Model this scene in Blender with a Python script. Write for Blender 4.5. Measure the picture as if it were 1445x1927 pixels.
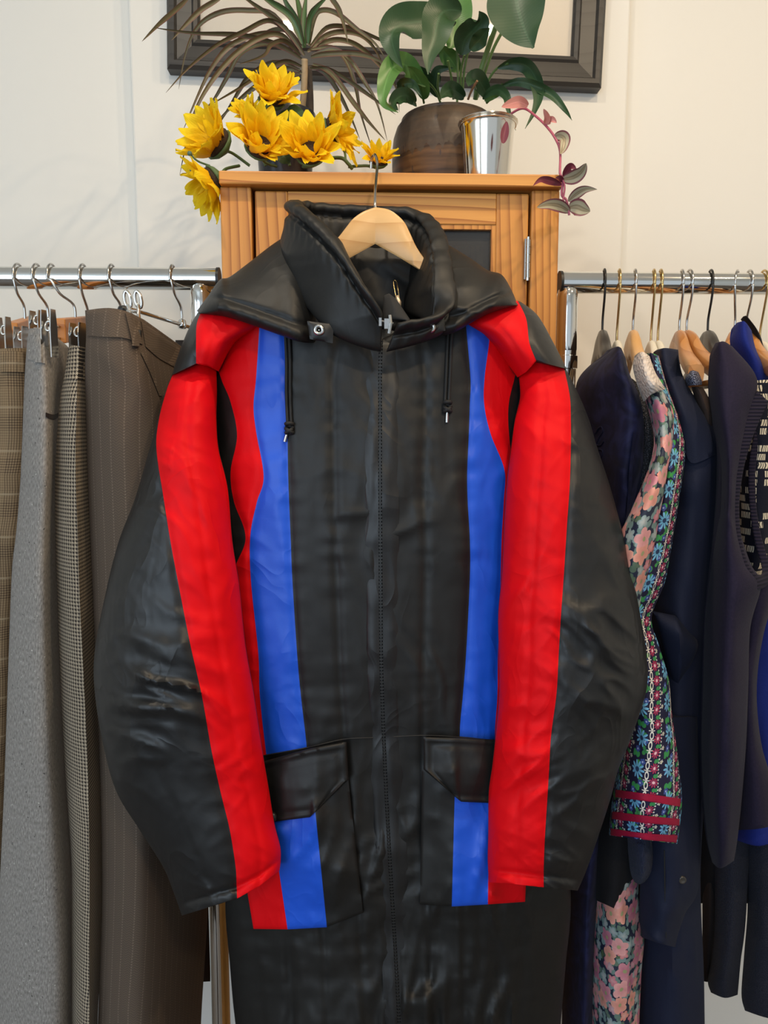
import bpy, math, random
from mathutils import Vector, Matrix, Euler, noise
random.seed(7)
PI = math.pi
for o in list(bpy.data.objects):
    bpy.data.objects.remove(o)
C = bpy.context.scene.collection
sc = bpy.context.scene

# ------------------------------------------------------------------ camera
CAMZ = 1.50
F = 1400.0
cam_d = bpy.data.cameras.new('camera')
cam = bpy.data.objects.new('camera', cam_d)
C.objects.link(cam)
cam.location = (0, 0, CAMZ)
cam.rotation_euler = (math.radians(90 - 6.6), 0, math.radians(-2.0))
cam_d.sensor_fit = 'HORIZONTAL'
cam_d.sensor_width = 36
cam_d.lens = 36 * F / 1445
cam_d.clip_start = 0.02
sc.camera = cam
RM = Euler(cam.rotation_euler).to_matrix()

# ------------------------------------------------------------------ world, lights, exposure
w = bpy.data.worlds.new('world'); sc.world = w
w.use_nodes = True
bg = w.node_tree.nodes['Background']
bg.inputs[0].default_value = (0.80, 0.90, 1.0, 1)
bg.inputs[1].default_value = 0.66
sc.view_settings.view_transform = 'Standard'
sc.view_settings.look = 'None'
sc.view_settings.gamma = 1
sc.view_settings.use_curve_mapping = False
sc.view_settings.exposure = 0.0

def area(name, loc, target, size, sizey, power, col, shape='RECTANGLE', spread=180):
    l = bpy.data.lights.new(name, 'AREA'); l.energy = power; l.color = col
    l.shape = shape; l.size = size
    l.spread = math.radians(spread)
    if shape in ('RECTANGLE', 'ELLIPSE'): l.size_y = sizey
    o = bpy.data.objects.new(name, l); C.objects.link(o); o.location = loc
    o.rotation_euler = (Vector(target) - Vector(loc)).to_track_quat('-Z', 'Y').to_euler()
    return o
# shop window behind and left of the camera (cool daylight), ceiling downlights (warm)
area('window_daylight', (-1.45, -2.2, 1.55), (-0.1, 1.0, 1.1), 1.6, 2.1, 40, (0.66, 0.83, 1.0))
area('side_window_daylight', (-2.5, -0.5, 1.6), (0.0, 1.0, 1.3), 1.5, 1.6, 13, (0.70, 0.85, 1.0))
WARM = (1.0, 0.78, 0.52)
area('downlight', (-0.215, 0.50, 2.73), (-0.215, 0.8, 0.0), 0.045, 0.045, 5.0, (1.0, 0.88, 0.70), 'DISK')
area('downlight', (0.41, 0.50, 2.73), (0.41, 0.8, 0.0), 0.045, 0.045, 6.5, WARM, 'DISK')
area('downlight', (1.15, 0.30, 2.73), (0.75, 1.0, 0.9), 0.07, 0.07, 8, WARM, 'DISK')
area('downlight', (0.45, -0.9, 2.73), (0.30, 1.0, 1.1), 0.2, 0.2, 14, WARM, 'DISK')

# ------------------------------------------------------------------ helpers
OY = [0.0]
def P(px, py, Y):
    Y = Y + OY[0]
    d = RM @ Vector(((px - 722.5) / F, -(py - 963.5) / F, -1.0))
    t = Y / d.y
    return Vector((d.x * t, Y, CAMZ + d.z * t))
ORG = {}
def tag(o, label=None, cat=None, group=None, kind=None):
    if label: o['label'] = label
    if cat: o['category'] = cat
    if group: o['group'] = group
    if kind: o['kind'] = kind
    return o
def thing(name, loc, label, cat, group=None):
    o = bpy.data.objects.new(name, None); C.objects.link(o)
    o.empty_display_size = 0.05
    o.location = loc; ORG[o.name] = Vector(loc)
    return tag(o, label, cat, group)
def obj(name, vs, fs, mats, parent=None, fm=None, uv=None, smooth=True, sharp=None, bevel=0, subsurf=0):
    """links ONE mesh object; vs are world coordinates"""
    if parent is not None:
        org = ORG[parent.name]
    else:
        org = Vector((sum(v[0] for v in vs) / len(vs), sum(v[1] for v in vs) / len(vs), min(v[2] for v in vs)))
    me = bpy.data.meshes.new(name)
    me.from_pydata([tuple(Vector(v) - org) for v in vs], [], fs)
    if not isinstance(mats, (list, tuple)): mats = [mats]
    for m in mats: me.materials.append(m)
    if fm:
        me.polygons.foreach_set('material_index', fm)
    me.polygons.foreach_set('use_smooth', [smooth] * len(me.polygons))
    if uv:
        l = me.uv_layers.new(name='UVMap')
        for lp in me.loops: l.data[lp.index].uv = uv[lp.vertex_index]
    me.update()
    if sharp: me.set_sharp_from_angle(angle=math.radians(sharp))
    o = bpy.data.objects.new(name, me); C.objects.link(o)
    if parent is not None:
        o.parent = parent
    else:
        o.location = org
    ORG[o.name] = Vector(org)
    if bevel:
        b = o.modifiers.new('bevel', 'BEVEL'); b.width = bevel; b.segments = 2; b.limit_method = 'ANGLE'
    if subsurf:
        s = o.modifiers.new('sub', 'SUBSURF'); s.levels = subsurf; s.render_levels = subsurf
    return o
def box_vf(x0, x1, y0, y1, z0, z1):
    vs = [(x, y, z) for z in (z0, z1) for y in (y0, y1) for x in (x0, x1)]
    fs = [(0, 2, 3, 1), (4, 5, 7, 6), (0, 1, 5, 4), (2, 6, 7, 3), (0, 4, 6, 2), (1, 3, 7, 5)]
    return vs, fs
def box(name, x0, x1, y0, y1, z0, z1, m, parent=None, bevel=0.0):
    vs, fs = box_vf(x0, x1, y0, y1, z0, z1)
    return obj(name, vs, fs, m, parent, smooth=False, bevel=bevel)
def cr(p0, p1, p2, p3, t):
    return 0.5 * ((2 * p1) + (-p0 + p2) * t + (2 * p0 - 5 * p1 + 4 * p2 - p3) * t * t + (-p0 + 3 * p1 - 3 * p2 + p3) * t ** 3)
def spline(pts, n):
    """n samples per interval through pts (Vectors)"""
    out = []
    m = len(pts)
    for i in range(m - 1):
        a = pts[max(i - 1, 0)]; b = pts[i]; c = pts[i + 1]; d = pts[min(i + 2, m - 1)]
        for k in range(n):
            out.append(cr(a, b, c, d, k / n))
    out.append(pts[-1].copy() if hasattr(pts[-1], 'copy') else pts[-1])
    return out
def tube_vf(pts, r, sides=8, cap=True, flat=1.0):
    pts = [Vector(p) for p in pts]
    n = len(pts)
    rs = r if isinstance(r, (list, tuple)) else [r] * n
    vs, fs = [], []
    t0 = (pts[1] - pts[0]).normalized()
    up = Vector((0, 0, 1)) if abs(t0.z) < 0.9 else Vector((1, 0, 0))
    nrm = t0.cross(up).normalized()
    for i, p in enumerate(pts):
        t = (pts[min(i + 1, n - 1)] - pts[max(i - 1, 0)]).normalized()
        nrm = (nrm - t * nrm.dot(t)).normalized()
        b = t.cross(nrm)
        for k in range(sides):
            a = 2 * PI * k / sides
            vs.append(p + (nrm * math.cos(a) + b * math.sin(a) * flat) * rs[i])
    for i in range(n - 1):
        for k in range(sides):
            a = i * sides + k; b2 = i * sides + (k + 1) % sides
            fs.append((a, b2, b2 + sides, a + sides))
    if cap:
        fs.append(tuple(range(sides - 1, -1, -1)))
        fs.append(tuple((n - 1) * sides + k for k in range(sides)))
    return vs, fs
def tube(name, pts, r, m, parent=None, sides=8, flat=1.0):
    vs, fs = tube_vf(pts, r, sides, True, flat)
    return obj(name, vs, fs, m, parent, sharp=50)
def join(parts):
    vs, fs = [], []
    for v, f in parts:
        o = len(vs); vs += list(v); fs += [tuple(i + o for i in q) for q in f]
    return vs, fs
def lathe_vf(center, prof, n=48):
    """prof: list of (r, z) bottom to top"""
    vs, fs = [], []
    for r, z in prof:
        for k in range(n):
            a = 2 * PI * k / n
            vs.append(Vector((center[0] + r * math.cos(a), center[1] + r * math.sin(a), center[2] + z)))
    for i in range(len(prof) - 1):
        for k in range(n):
            a = i * n + k; b = i * n + (k + 1) % n
            fs.append((a, b, b + n, a + n))
    return vs, fs
def nz(x, y, z=0.0):
    return noise.noise(Vector((x, y, z)))
def ridge(x, y, z=0.0):
    return 1 - abs(noise.noise(Vector((x, y, z)))) * 2
def wrinkles(amp, ang=0.6, sx=9, sy=30, seed=0.0, fine=0.35):
    """fold field in metres: long creases across direction ang, plus finer crumple"""
    ca, sa = math.cos(ang), math.sin(ang)
    def f(x, z, s, v):
        a = x * ca + z * sa; b = -x * sa + z * ca
        q = nz(x * 7 + seed, z * 7, seed) * 0.8
        r1 = max(0, ridge(a * sx + q, b * sy + q * 2, seed)) ** 2
        r2 = max(0, ridge(a * sx * 2.1 + 5, b * sy * 1.9 + q, seed + 3)) ** 2
        r3 = nz(x * 60, z * 48, seed + 8)
        m = min(1, max(0, 0.5 + 1.3 * nz(x * 6 + 9, z * 6, seed + 2)))
        return amp * (r1 * m * 1.1 + r2 * fine * (0.4 + m) + r3 * 0.10 - 0.3)
    return f
def folds(amp, freq=60, seed=0.0, ripple=0.25):
    """vertical hanging folds"""
    def f(x, z, s, v):
        return amp * (math.sin((x + 0.03 * nz(z * 2.0, seed)) * freq + seed) * (0.3 + 0.7 * min(1, v * 1.5)) + ripple * nz(x * 30, z * 9, seed))
    return f
def loft(name, rows, T, mats, pm, parent=None, nu=8, nv=5, wr=None, puff=0.0, seam=0.0, sm=None, back=1.0, ex=2.3, bm_i=None, hem=0.0, pmf=None):
    """garment tube. rows: key rows of (px,py,Y); T: half thickness (number or per key row); pm: material index per panel"""
    nc = len(rows[0]); R = [[Vector(p) for p in r] for r in rows]
    nr = len(R)
    Ts = T if isinstance(T, (list, tuple)) else [T] * nr
    if not isinstance(nu, (list, tuple)): nu = [nu] * (nc - 1)
    cols = [spline([R[i][c] for i in range(nr)], nv) for c in range(nc)]
    TT = spline(Ts, nv) if nr > 1 else Ts
    NV = len(cols[0])
    us = []
    for p in range(nc - 1):
        for k in range(nu[p]):
            t = k / nu[p]
            if nc - 1 == 1:
                t = 0.5 - 0.5 * math.cos(PI * t)
            elif p == 0: t = 1 - math.cos(t * PI / 2)
            elif p == nc - 2: t = math.sin(t * PI / 2)
            us.append((p, t))
    us.append((nc - 2, 1.0))
    NU = len(us)
    vs, uv = [], []
    for j in range(NV):
        pts = [cols[c][j] for c in range(nc)]
        x0, x1 = pts[0].x, pts[-1].x
        L = max(abs(x1 - x0), 1e-3)
        across = (lambda p, t: cr(pts[max(p - 1, 0)], pts[p], pts[p + 1], pts[min(p + 2, nc - 1)], t)) if (sm or (sm is None and not seam)) else (lambda p, t: pts[p].lerp(pts[p + 1], t))
        vv = j / (NV - 1)
        arc = 0; prev = None; vrow = 0
        for (p, t) in us:
            q = across(p, t)
            s = (q.x - x0) / (x1 - x0) * 2 - 1 if abs(x1 - x0) > 1e-3 else 0
            s = max(-1, min(1, s))
            d = TT[j] * max(0, 1 - abs(s) ** ex) ** (1 / 1.7)
            wpt = P(q.x, q.y, q.z)
            fade = max(0, 1 - abs(s) ** 6)
            pw = (pts[p + 1] - pts[p]).length * q.z / F
            if puff: d += puff * math.sqrt(max(0, 4 * t * (1 - t))) * fade * min(1, pw / 0.06)
            if seam:
                for (tt, pi) in ((t, p), (1 - t, p + 1)):
                    if 0 < pi < nc - 1:
                        dist = tt * pw
                        d -= seam * math.exp(-(dist / 0.005) ** 2) * fade
                        d += seam * 0.8 * math.exp(-(dist / 0.02) ** 2) * nz(wpt.z * 60, pi * 3.3, 1.0) * fade
            if hem:
                hd = (NV - 1 - j) / (NV - 1)
                hz = (pts[p].y - q.y)
                rowd = (cols[p][NV - 1].lerp(cols[p + 1][NV - 1], t) - q)
                dist = math.hypot(rowd.x, rowd.y) * q.z / F
                d -= hem * math.exp(-((dist - 0.014) / 0.004) ** 2) * fade
                d += hem * 0.7 * math.exp(-(dist / 0.008) ** 2)
            if wr: d += wr(wpt.x, wpt.z, s, vv) * fade
            pt = P(q.x, q.y, q.z - d)
            if prev is not None: arc += (pt - prev).length
            prev = pt
            vs.append(pt); uv.append((arc, pt.z))
    fs, fm = [], []
    for j in range(NV - 1):
        for i in range(NU - 1):
            a = j * NU + i
            fs.append((a, a + NU, a + NU + 1, a + 1)); fm.append(pmf(us[i][0], j / nv) if pmf else pm[us[i][0]])
    # back sheet
    bi = bm_i if bm_i is not None else None
    off = len(vs)
    for j in range(NV):
        pts = [cols[c][j] for c in range(nc)]
        x0, x1 = pts[0].x, pts[-1].x
        for i, (p, t) in enumerate(us):
            q = pts[p].lerp(pts[p + 1], t)
            s = (q.x - x0) / (x1 - x0) * 2 - 1 if abs(x1 - x0) > 1e-3 else 0
            s = max(-1, min(1, s))
            d = TT[j] * back * max(0, 1 - abs(s) ** ex) ** (1 / 1.7)
            a = P(q.x, q.y, q.z)
            vs.append(Vector((a.x, a.y + d + 0.0008, a.z))); uv.append((uv[j * NU + i][0] + 0.37, a.z))
    for j in range(NV - 1):
        for i in range(NU - 1):
            a = off + j * NU + i
            fs.append((a, a + 1, a + NU + 1, a + NU)); fm.append(bi if bi is not None else pm[us[i][0]])
    for j in range(NV - 1):      # sides
        a = j * NU; b = off + a
        fs.append((a, b, b + NU, a + NU)); fm.append(pm[0])
        a = j * NU + NU - 1; b = off + a
        fs.append((a, a + NU, b + NU, b)); fm.append(pm[-1])
    for j in (0, NV - 1):        # ends
        for i in range(NU - 1):
            a = j * NU + i; b = off + a
            fs.append((a, a + 1, b + 1, b) if j == 0 else (a, b, b + 1, a + 1)); fm.append(pm[us[i][0]])
    return obj(name, vs, fs, mats, parent, fm, uv, sharp=75)
def sheet(name, rows, mat, parent=None, nu=8, nv=5, th=0.0012, bulge=0.0, wr=None, rim=0.0, mats=None, pm=None):
    """a thin sewn-on cloth panel (front sheet + turned edge); rows of (px,py,Y)"""
    nc = len(rows[0]); R = [[Vector(p) for p in r] for r in rows]
    cols = [spline([r[c] for r in R], nv) if (len(R) > 2 and nv > 1) else [r[c] for r in R] if nv == 1 else [R[0][c].lerp(R[1][c], k / nv) for k in range(nv + 1)] for c in range(nc)]
    NV = len(cols[0]); us = [(p, k / nu) for p in range(nc - 1) for k in range(nu)] + [(nc - 2, 1.0)]
    NU = len(us); vs, uv, fs, fm = [], [], [], []
    for layer in (0, 1):
        for j in range(NV):
            for i, (p, t) in enumerate(us):
                q = cols[p][j].lerp(cols[p + 1][j], t)
                u = i / (NU - 1); v = j / (NV - 1)
                e = min(u, 1 - u, v, 1 - v)
                d = bulge * math.sqrt(max(0, 16 * u * (1 - u) * v * (1 - v))) if layer == 0 else -th
                if layer == 0 and e == 0: d = 0
                a = P(q.x, q.y, q.z)
                if layer == 0:
                    if wr: d += wr(a.x, a.z, 0, v) * min(1, e * 8)
                    if rim: d += rim * (math.exp(-((e - 0.03) / 0.03) ** 2) - 0.8 * math.exp(-((e - 0.12) / 0.025) ** 2))
                vs.append(P(q.x, q.y, q.z - d)); uv.append((a.x, a.z))
    off = NU * NV
    for j in range(NV - 1):
        for i in range(NU - 1):
            a = j * NU + i
            fs.append((a, a + NU, a + NU + 1, a + 1)); fm.append(pm[us[i][0]] if pm else 0)
            fs.append((off + a, off + a + 1, off + a + NU + 1, off + a + NU)); fm.append(pm[us[i][0]] if pm else 0)
    loop = [i for i in range(NU)] + [j * NU + NU - 1 for j in range(1, NV)] + [(NV - 1) * NU + i for i in range(NU - 2, -1, -1)] + [j * NU for j in range(NV - 2, 0, -1)]
    for k in range(len(loop)):
        a, b = loop[k], loop[(k + 1) % len(loop)]
        fs.append((a, b, off + b, off + a)); fm.append(0)
    return obj(name, vs, fs, mats or mat, parent, fm, uv, sharp=75)

# ------------------------------------------------------------------ node materials
class G:
    def __init__(s, name):
        s.m = bpy.data.materials.new(name); s.m.use_nodes = True
        s.nt = s.m.node_tree; s.b = s.nt.nodes['Principled BSDF']
    def new(s, t, **kw):
        n = s.nt.nodes.new(t)
        for k, v in kw.items(): setattr(n, k, v)
        return n
    def put(s, sock, v):
        if v is None: return
        if isinstance(v, bpy.types.NodeSocket): s.nt.links.new(v, sock)
        else:
            if isinstance(v, (tuple, list)) and len(v) == 3 and sock.type == 'RGBA': v = (*v, 1)
            sock.default_value = v
    def math(s, op, a, b=None, c=None):
        n = s.new('ShaderNodeMath', operation=op)
        s.put(n.inputs[0], a); s.put(n.inputs[1], b); s.put(n.inputs[2], c)
        return n.outputs[0]
    def vec(s, op, a, b=None):
        n = s.new('ShaderNodeVectorMath', operation=op)
        s.put(n.inputs[0], a); s.put(n.inputs[1], b)
        return n.outputs['Value'] if op in ('LENGTH', 'DOT_PRODUCT', 'DISTANCE') else n.outputs[0]
    def mix(s, f, a, b):
        n = s.new('ShaderNodeMix', data_type='RGBA')
        s.put(n.inputs[0], f); s.put(n.inputs[6], a); s.put(n.inputs[7], b)
        return n.outputs[2]
    def uv(s): return s.new('ShaderNodeTexCoord').outputs['UV']
    def co(s): return s.new('ShaderNodeTexCoord').outputs['Object']
    def sep(s, v):
        n = s.new('ShaderNodeSeparateXYZ'); s.put(n.inputs[0], v); return n.outputs
    def comb(s, x, y, z=0.0):
        n = s.new('ShaderNodeCombineXYZ'); s.put(n.inputs[0], x); s.put(n.inputs[1], y); s.put(n.inputs[2], z); return n.outputs[0]
    def scale(s, v, sc):
        return s.vec('MULTIPLY', v, sc)
    def noise(s, v, scale, detail=2.0, rough=0.5, dist=0.0):
        n = s.new('ShaderNodeTexNoise'); s.put(n.inputs['Vector'], v)
        n.inputs['Scale'].default_value = scale; n.inputs['Detail'].default_value = detail
        n.inputs['Roughness'].default_value = rough; n.inputs['Distortion'].default_value = dist
        return n.outputs['Fac']
    def ramp(s, f, stops, interp='LINEAR'):
        n = s.new('ShaderNodeValToRGB'); r = n.color_ramp; r.interpolation = interp
        while len(r.elements) < len(stops): r.elements.new(0.5)
        for e, (p, c) in zip(r.elements, stops): e.position = p; e.color = (*c, 1)
        s.put(n.inputs[0], f); return n.outputs[0]
    def bump(s, h, strength=0.3, dist=0.001):
        n = s.new('ShaderNodeBump'); n.inputs['Strength'].default_value = strength
        n.inputs['Distance'].default_value = dist; s.put(n.inputs['Height'], h)
        s.put(s.b.inputs['Normal'], n.outputs[0])
    def set(s, col=None, rough=None, metal=None, spec=None, sheen=None):
        s.put(s.b.inputs['Base Color'], col); s.put(s.b.inputs['Roughness'], rough)
        s.put(s.b.inputs['Metallic'], metal); s.put(s.b.inputs['Specular IOR Level'], spec)
        if sheen is not None:
            s.b.inputs['Sheen Weight'].default_value = sheen; s.b.inputs['Sheen Roughness'].default_value = 0.4
        return s.m
def plain(name, col, rough=0.5, metal=0.0, spec=0.5, sheen=None, bump=None, var=0.0):
    g = G(name); c = col
    if var:
        n = g.noise(g.co(), 25, 3)
        c = g.mix(n, tuple(x * (1 - var) for x in col), tuple(min(1, x * (1 + var)) for x in col))
    if bump: g.bump(g.noise(g.co(), bump[0], 3), bump[1], 0.002)
    return g.set(c, rough, metal, spec, sheen)

def nylon(name, col, rough=0.42, spec=0.5, crease=0.3):
    g = G(name); co = g.co()
    n1 = g.noise(g.scale(co, (1, 1, 0.7)), 11, 2, 0.5, 1.2)
    cr_ = g.math('POWER', g.math('SUBTRACT', 1.0, g.math('ABSOLUTE', g.math('SUBTRACT', g.math('MULTIPLY', n1, 2.0), 1.0))), 5.0)
    msk = g.noise(co, 4.5, 1)
    n2 = g.noise(co, 38, 2, 0.5, 0.4)
    n3 = g.noise(co, 900, 1)
    h = g.math('ADD', g.math('MULTIPLY', cr_, g.math('MULTIPLY', msk, crease)), g.math('ADD', g.math('MULTIPLY', n2, crease * 0.25), g.math('MULTIPLY', n3, 0.012)))
    g.bump(h, 0.5, 0.008)
    v = g.noise(co, 6, 2)
    c = g.mix(v, tuple(x * 0.9 for x in col), tuple(min(1, x * 1.1) for x in col))
    return g.set(c, rough, 0, spec, 0.0)
NBLACK = nylon('black_nylon', (0.0085, 0.0085, 0.009), 0.45, 0.5, 0.45)
NBODY = nylon('black_nylon_smooth', (0.0098, 0.0095, 0.009), 0.50, 0.36, 0.16)
NRED = nylon('red_nylon', (0.70, 0.003, 0.007), 0.55, 0.12)
NBLUE = nylon('blue_nylon', (0.010, 0.088, 0.62), 0.42, 0.4, 0.4)
LINING = nylon('black_lining', (0.012, 0.012, 0.012), 0.45, 0.4)
THREAD = plain('black_thread', (0.008, 0.008, 0.008), 0.7)
ZIPTAPE = plain('zip_tape', (0.010, 0.010, 0.011), 0.8)
CHROME = plain('chrome', (0.78, 0.77, 0.74), 0.08, 1.0, bump=(12, 0.05))
STEEL = plain('hook_steel', (0.55, 0.54, 0.52), 0.18, 1.0)
BRASS = plain('gold_hook', (0.62, 0.45, 0.20), 0.22, 1.0)
BLACKMETAL = plain('black_hook', (0.03, 0.03, 0.03), 0.35, 0.6)
DARKPLASTIC = plain('dark_plastic', (0.012, 0.012, 0.012), 0.4)

def wood(name, light, dark, axis='x', freq=55, rough=0.42, seed=0.0):
    g = G(name); co = g.vec('ADD', g.co(), (seed, seed * 0.7, seed * 1.3))
    k = {'x': (0.10, 1, 1), 'z': (1, 1, 0.10), 'y': (1, 0.1, 1)}[axis]
    v = g.scale(co, k)
    warp = g.noise(v, 7, 2, 0.5)
    x = g.sep(v)
    across = {'x': x[2], 'z': x[0], 'y': x[0]}[axis]
    across = g.math('ADD', across, g.math('MULTIPLY', x[1], 0.5))
    ph = g.math('ADD', g.math('MULTIPLY', across, freq), g.math('MULTIPLY', warp, 9.0))
    saw = g.math('FRACT', ph)
    line = g.math('POWER', saw, 3.0)
    fib = g.noise(g.scale(co, tuple(a * a for a in k)), 420, 2)
    f = g.math('ADD', g.math('MULTIPLY', line, 1.0), g.math('MULTIPLY', fib, 0.28))
    f = g.math('SUBTRACT', f, 0.10)
    c = g.mix(f, light, dark)
    g.bump(g.math('ADD', line, fib), 0.08, 0.0008)
    return g.set(c, rough, 0, 0.4)
PINE_X = wood('pine_grain_across', (0.66, 0.30, 0.068), (0.34, 0.11, 0.016), 'x', 60)
PINE_Z = wood('pine_grain_upright', (0.62, 0.265, 0.056), (0.32, 0.10, 0.014), 'z', 75, seed=1.7)
HANGERWOOD = wood('beech_hanger', (0.72, 0.44, 0.19), (0.58, 0.31, 0.11), 'x', 26, 0.33, seed=3.1)
RACKBEECH = wood('rack_beech_hanger', (0.66, 0.38, 0.15), (0.52, 0.27, 0.09), 'y', 26, 0.33, seed=3.1)
RACKAMBER = wood('rack_amber_hanger', (0.50, 0.23, 0.075), (0.36, 0.14, 0.035), 'y', 30, 0.28, seed=5.1)
BLOCKWOOD = wood('orange_wood_block', (0.50, 0.20, 0.045), (0.36, 0.12, 0.02), 'x', 30, 0.4, seed=2.1)
BLACKWOOD = plain('black_hanger_wood', (0.035, 0.031, 0.028), 0.35)
WHITEPLASTIC = plain('white_hanger', (0.66, 0.62, 0.52), 0.4)
WALLM = plain('white_wall_paint', (0.76, 0.735, 0.68), 0.65, bump=(30, 0.05))
CEILM = plain('ceiling_paint', (0.8, 0.78, 0.73), 0.8)
FLOORM = wood('floor_boards', (0.13, 0.105, 0.085), (0.09, 0.07, 0.055), 'y', 12, 0.45)
TRIMM = plain('trim_paint', (0.78, 0.76, 0.72), 0.4)

# ------------------------------------------------------------------ room
RAILY = 1.17
CABF = 1.05           # cabinet front plane
CABB = 1.38
WALLY = 1.50
def struct(o): o['kind'] = 'structure'; return o
xl = P(250, 250, WALLY).x; xr = P(1178, 250, WALLY).x
struct(box('wall_back', -2.6, 2.2, WALLY + 0.03, WALLY + 0.2, 0, 2.75, WALLM))
struct(box('trim_1', xl, xr, WALLY, WALLY + 0.03, 0, 2.75, WALLM, bevel=0.004))
struct(box('floor', -2.6, 2.2, -2.6, WALLY + 0.2, -0.08, 0, FLOORM))
struct(box('ceiling', -2.6, 2.2, -2.6, WALLY + 0.2, 2.75, 2.83, CEILM))
struct(box('wall_left', -2.7, -2.6, -2.6, WALLY + 0.2, 0, 2.75, WALLM))
struct(box('wall_right', 2.2, 2.3, -2.6, WALLY + 0.2, 0, 2.75, WALLM))

# ------------------------------------------------------------------ picture on the wall
FRAMEM = wood('grey_frame_wood', (0.044, 0.040, 0.036), (0.030, 0.027, 0.024), 'x', 40, 0.4, seed=4)
MATM = plain('cream_mount', (0.74, 0.66, 0.55), 0.7)
def glassmat():
    g = G('picture_glass')
    nt = g.nt
    tr = g.new('ShaderNodeBsdfTransparent'); gl = g.new('ShaderNodeBsdfGlossy'); gl.inputs['Roughness'].default_value = 0.02
    fr = g.new('ShaderNodeFresnel'); fr.inputs[0].default_value = 1.5
    mx = g.new('ShaderNodeMixShader')
    nt.links.new(fr.outputs[0], mx.inputs[0]); nt.links.new(tr.outputs[0], mx.inputs[1]); nt.links.new(gl.outputs[0], mx.inputs[2])
    nt.links.new(mx.outputs[0], nt.nodes['Material Output'].inputs[0])
    return g.m
GLASS = glassmat()
def build_picture():
    YF = WALLY - 0.032
    bl = P(313, 127, YF); br = P(1133, 163, YF)
    ux = (br - bl); Lw = ux.length; ux.normalize()
    uz = Vector((-ux.z, 0, ux.x))
    H = 0.62; fw = 0.056; inner_b = 0.058
    t = thing('picture_frame', bl + ux * Lw / 2, 'large dark grey wooden picture frame with blank cream mount hanging on the wall', 'picture frame')
    def pt(a, b, y): return bl + ux * a + uz * b + Vector((0, y, 0))
    prof = [(0, 0.030), (0, 0.006), (0.006, 0.0), (0.014, 0.0), (0.018, 0.006), (0.044, 0.010), (0.048, 0.006), (0.055, 0.008), (0.058, 0.016), (0.058, 0.030)]
    vs, fs = [], []
    corners = [(0, 0, 1, 1), (Lw, 0, -1, 1), (Lw, H, -1, -1), (0, H, 1, -1)]
    n = len(prof)
    for (a, b, sa, sb) in corners:
        for (o, y) in prof: vs.append(pt(a + sa * o, b + sb * o, y))
    for k in range(4):
        for i in range(n - 1):
            a = k * n + i; b = ((k + 1) % 4) * n + i
            fs.append((a, b, b + 1, a + 1))
    obj('frame', vs, fs, FRAMEM, t, smooth=False)
    m = 0.056
    q = [pt(m, m, 0.022), pt(Lw - m, m, 0.022), pt(Lw - m, H - m, 0.022), pt(m, H - m, 0.022)]
    q2 = [p + Vector((0, 0.006, 0)) for p in q]
    obj('mount', q + q2, [(0, 1, 2, 3), (7, 6, 5, 4), (0, 4, 5, 1), (1, 5, 6, 2), (2, 6, 7, 3), (3, 7, 4, 0)], MATM, t, smooth=False)
    q = [p + Vector((0, -0.005, 0)) for p in q]; q2 = [p + Vector((0, 0.002, 0)) for p in q]
    obj('glass', q + q2, [(0, 1, 2, 3), (7, 6, 5, 4), (0, 4, 5, 1), (1, 5, 6, 2), (2, 6, 7, 3), (3, 7, 4, 0)], GLASS, t, smooth=False)
build_picture()

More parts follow.
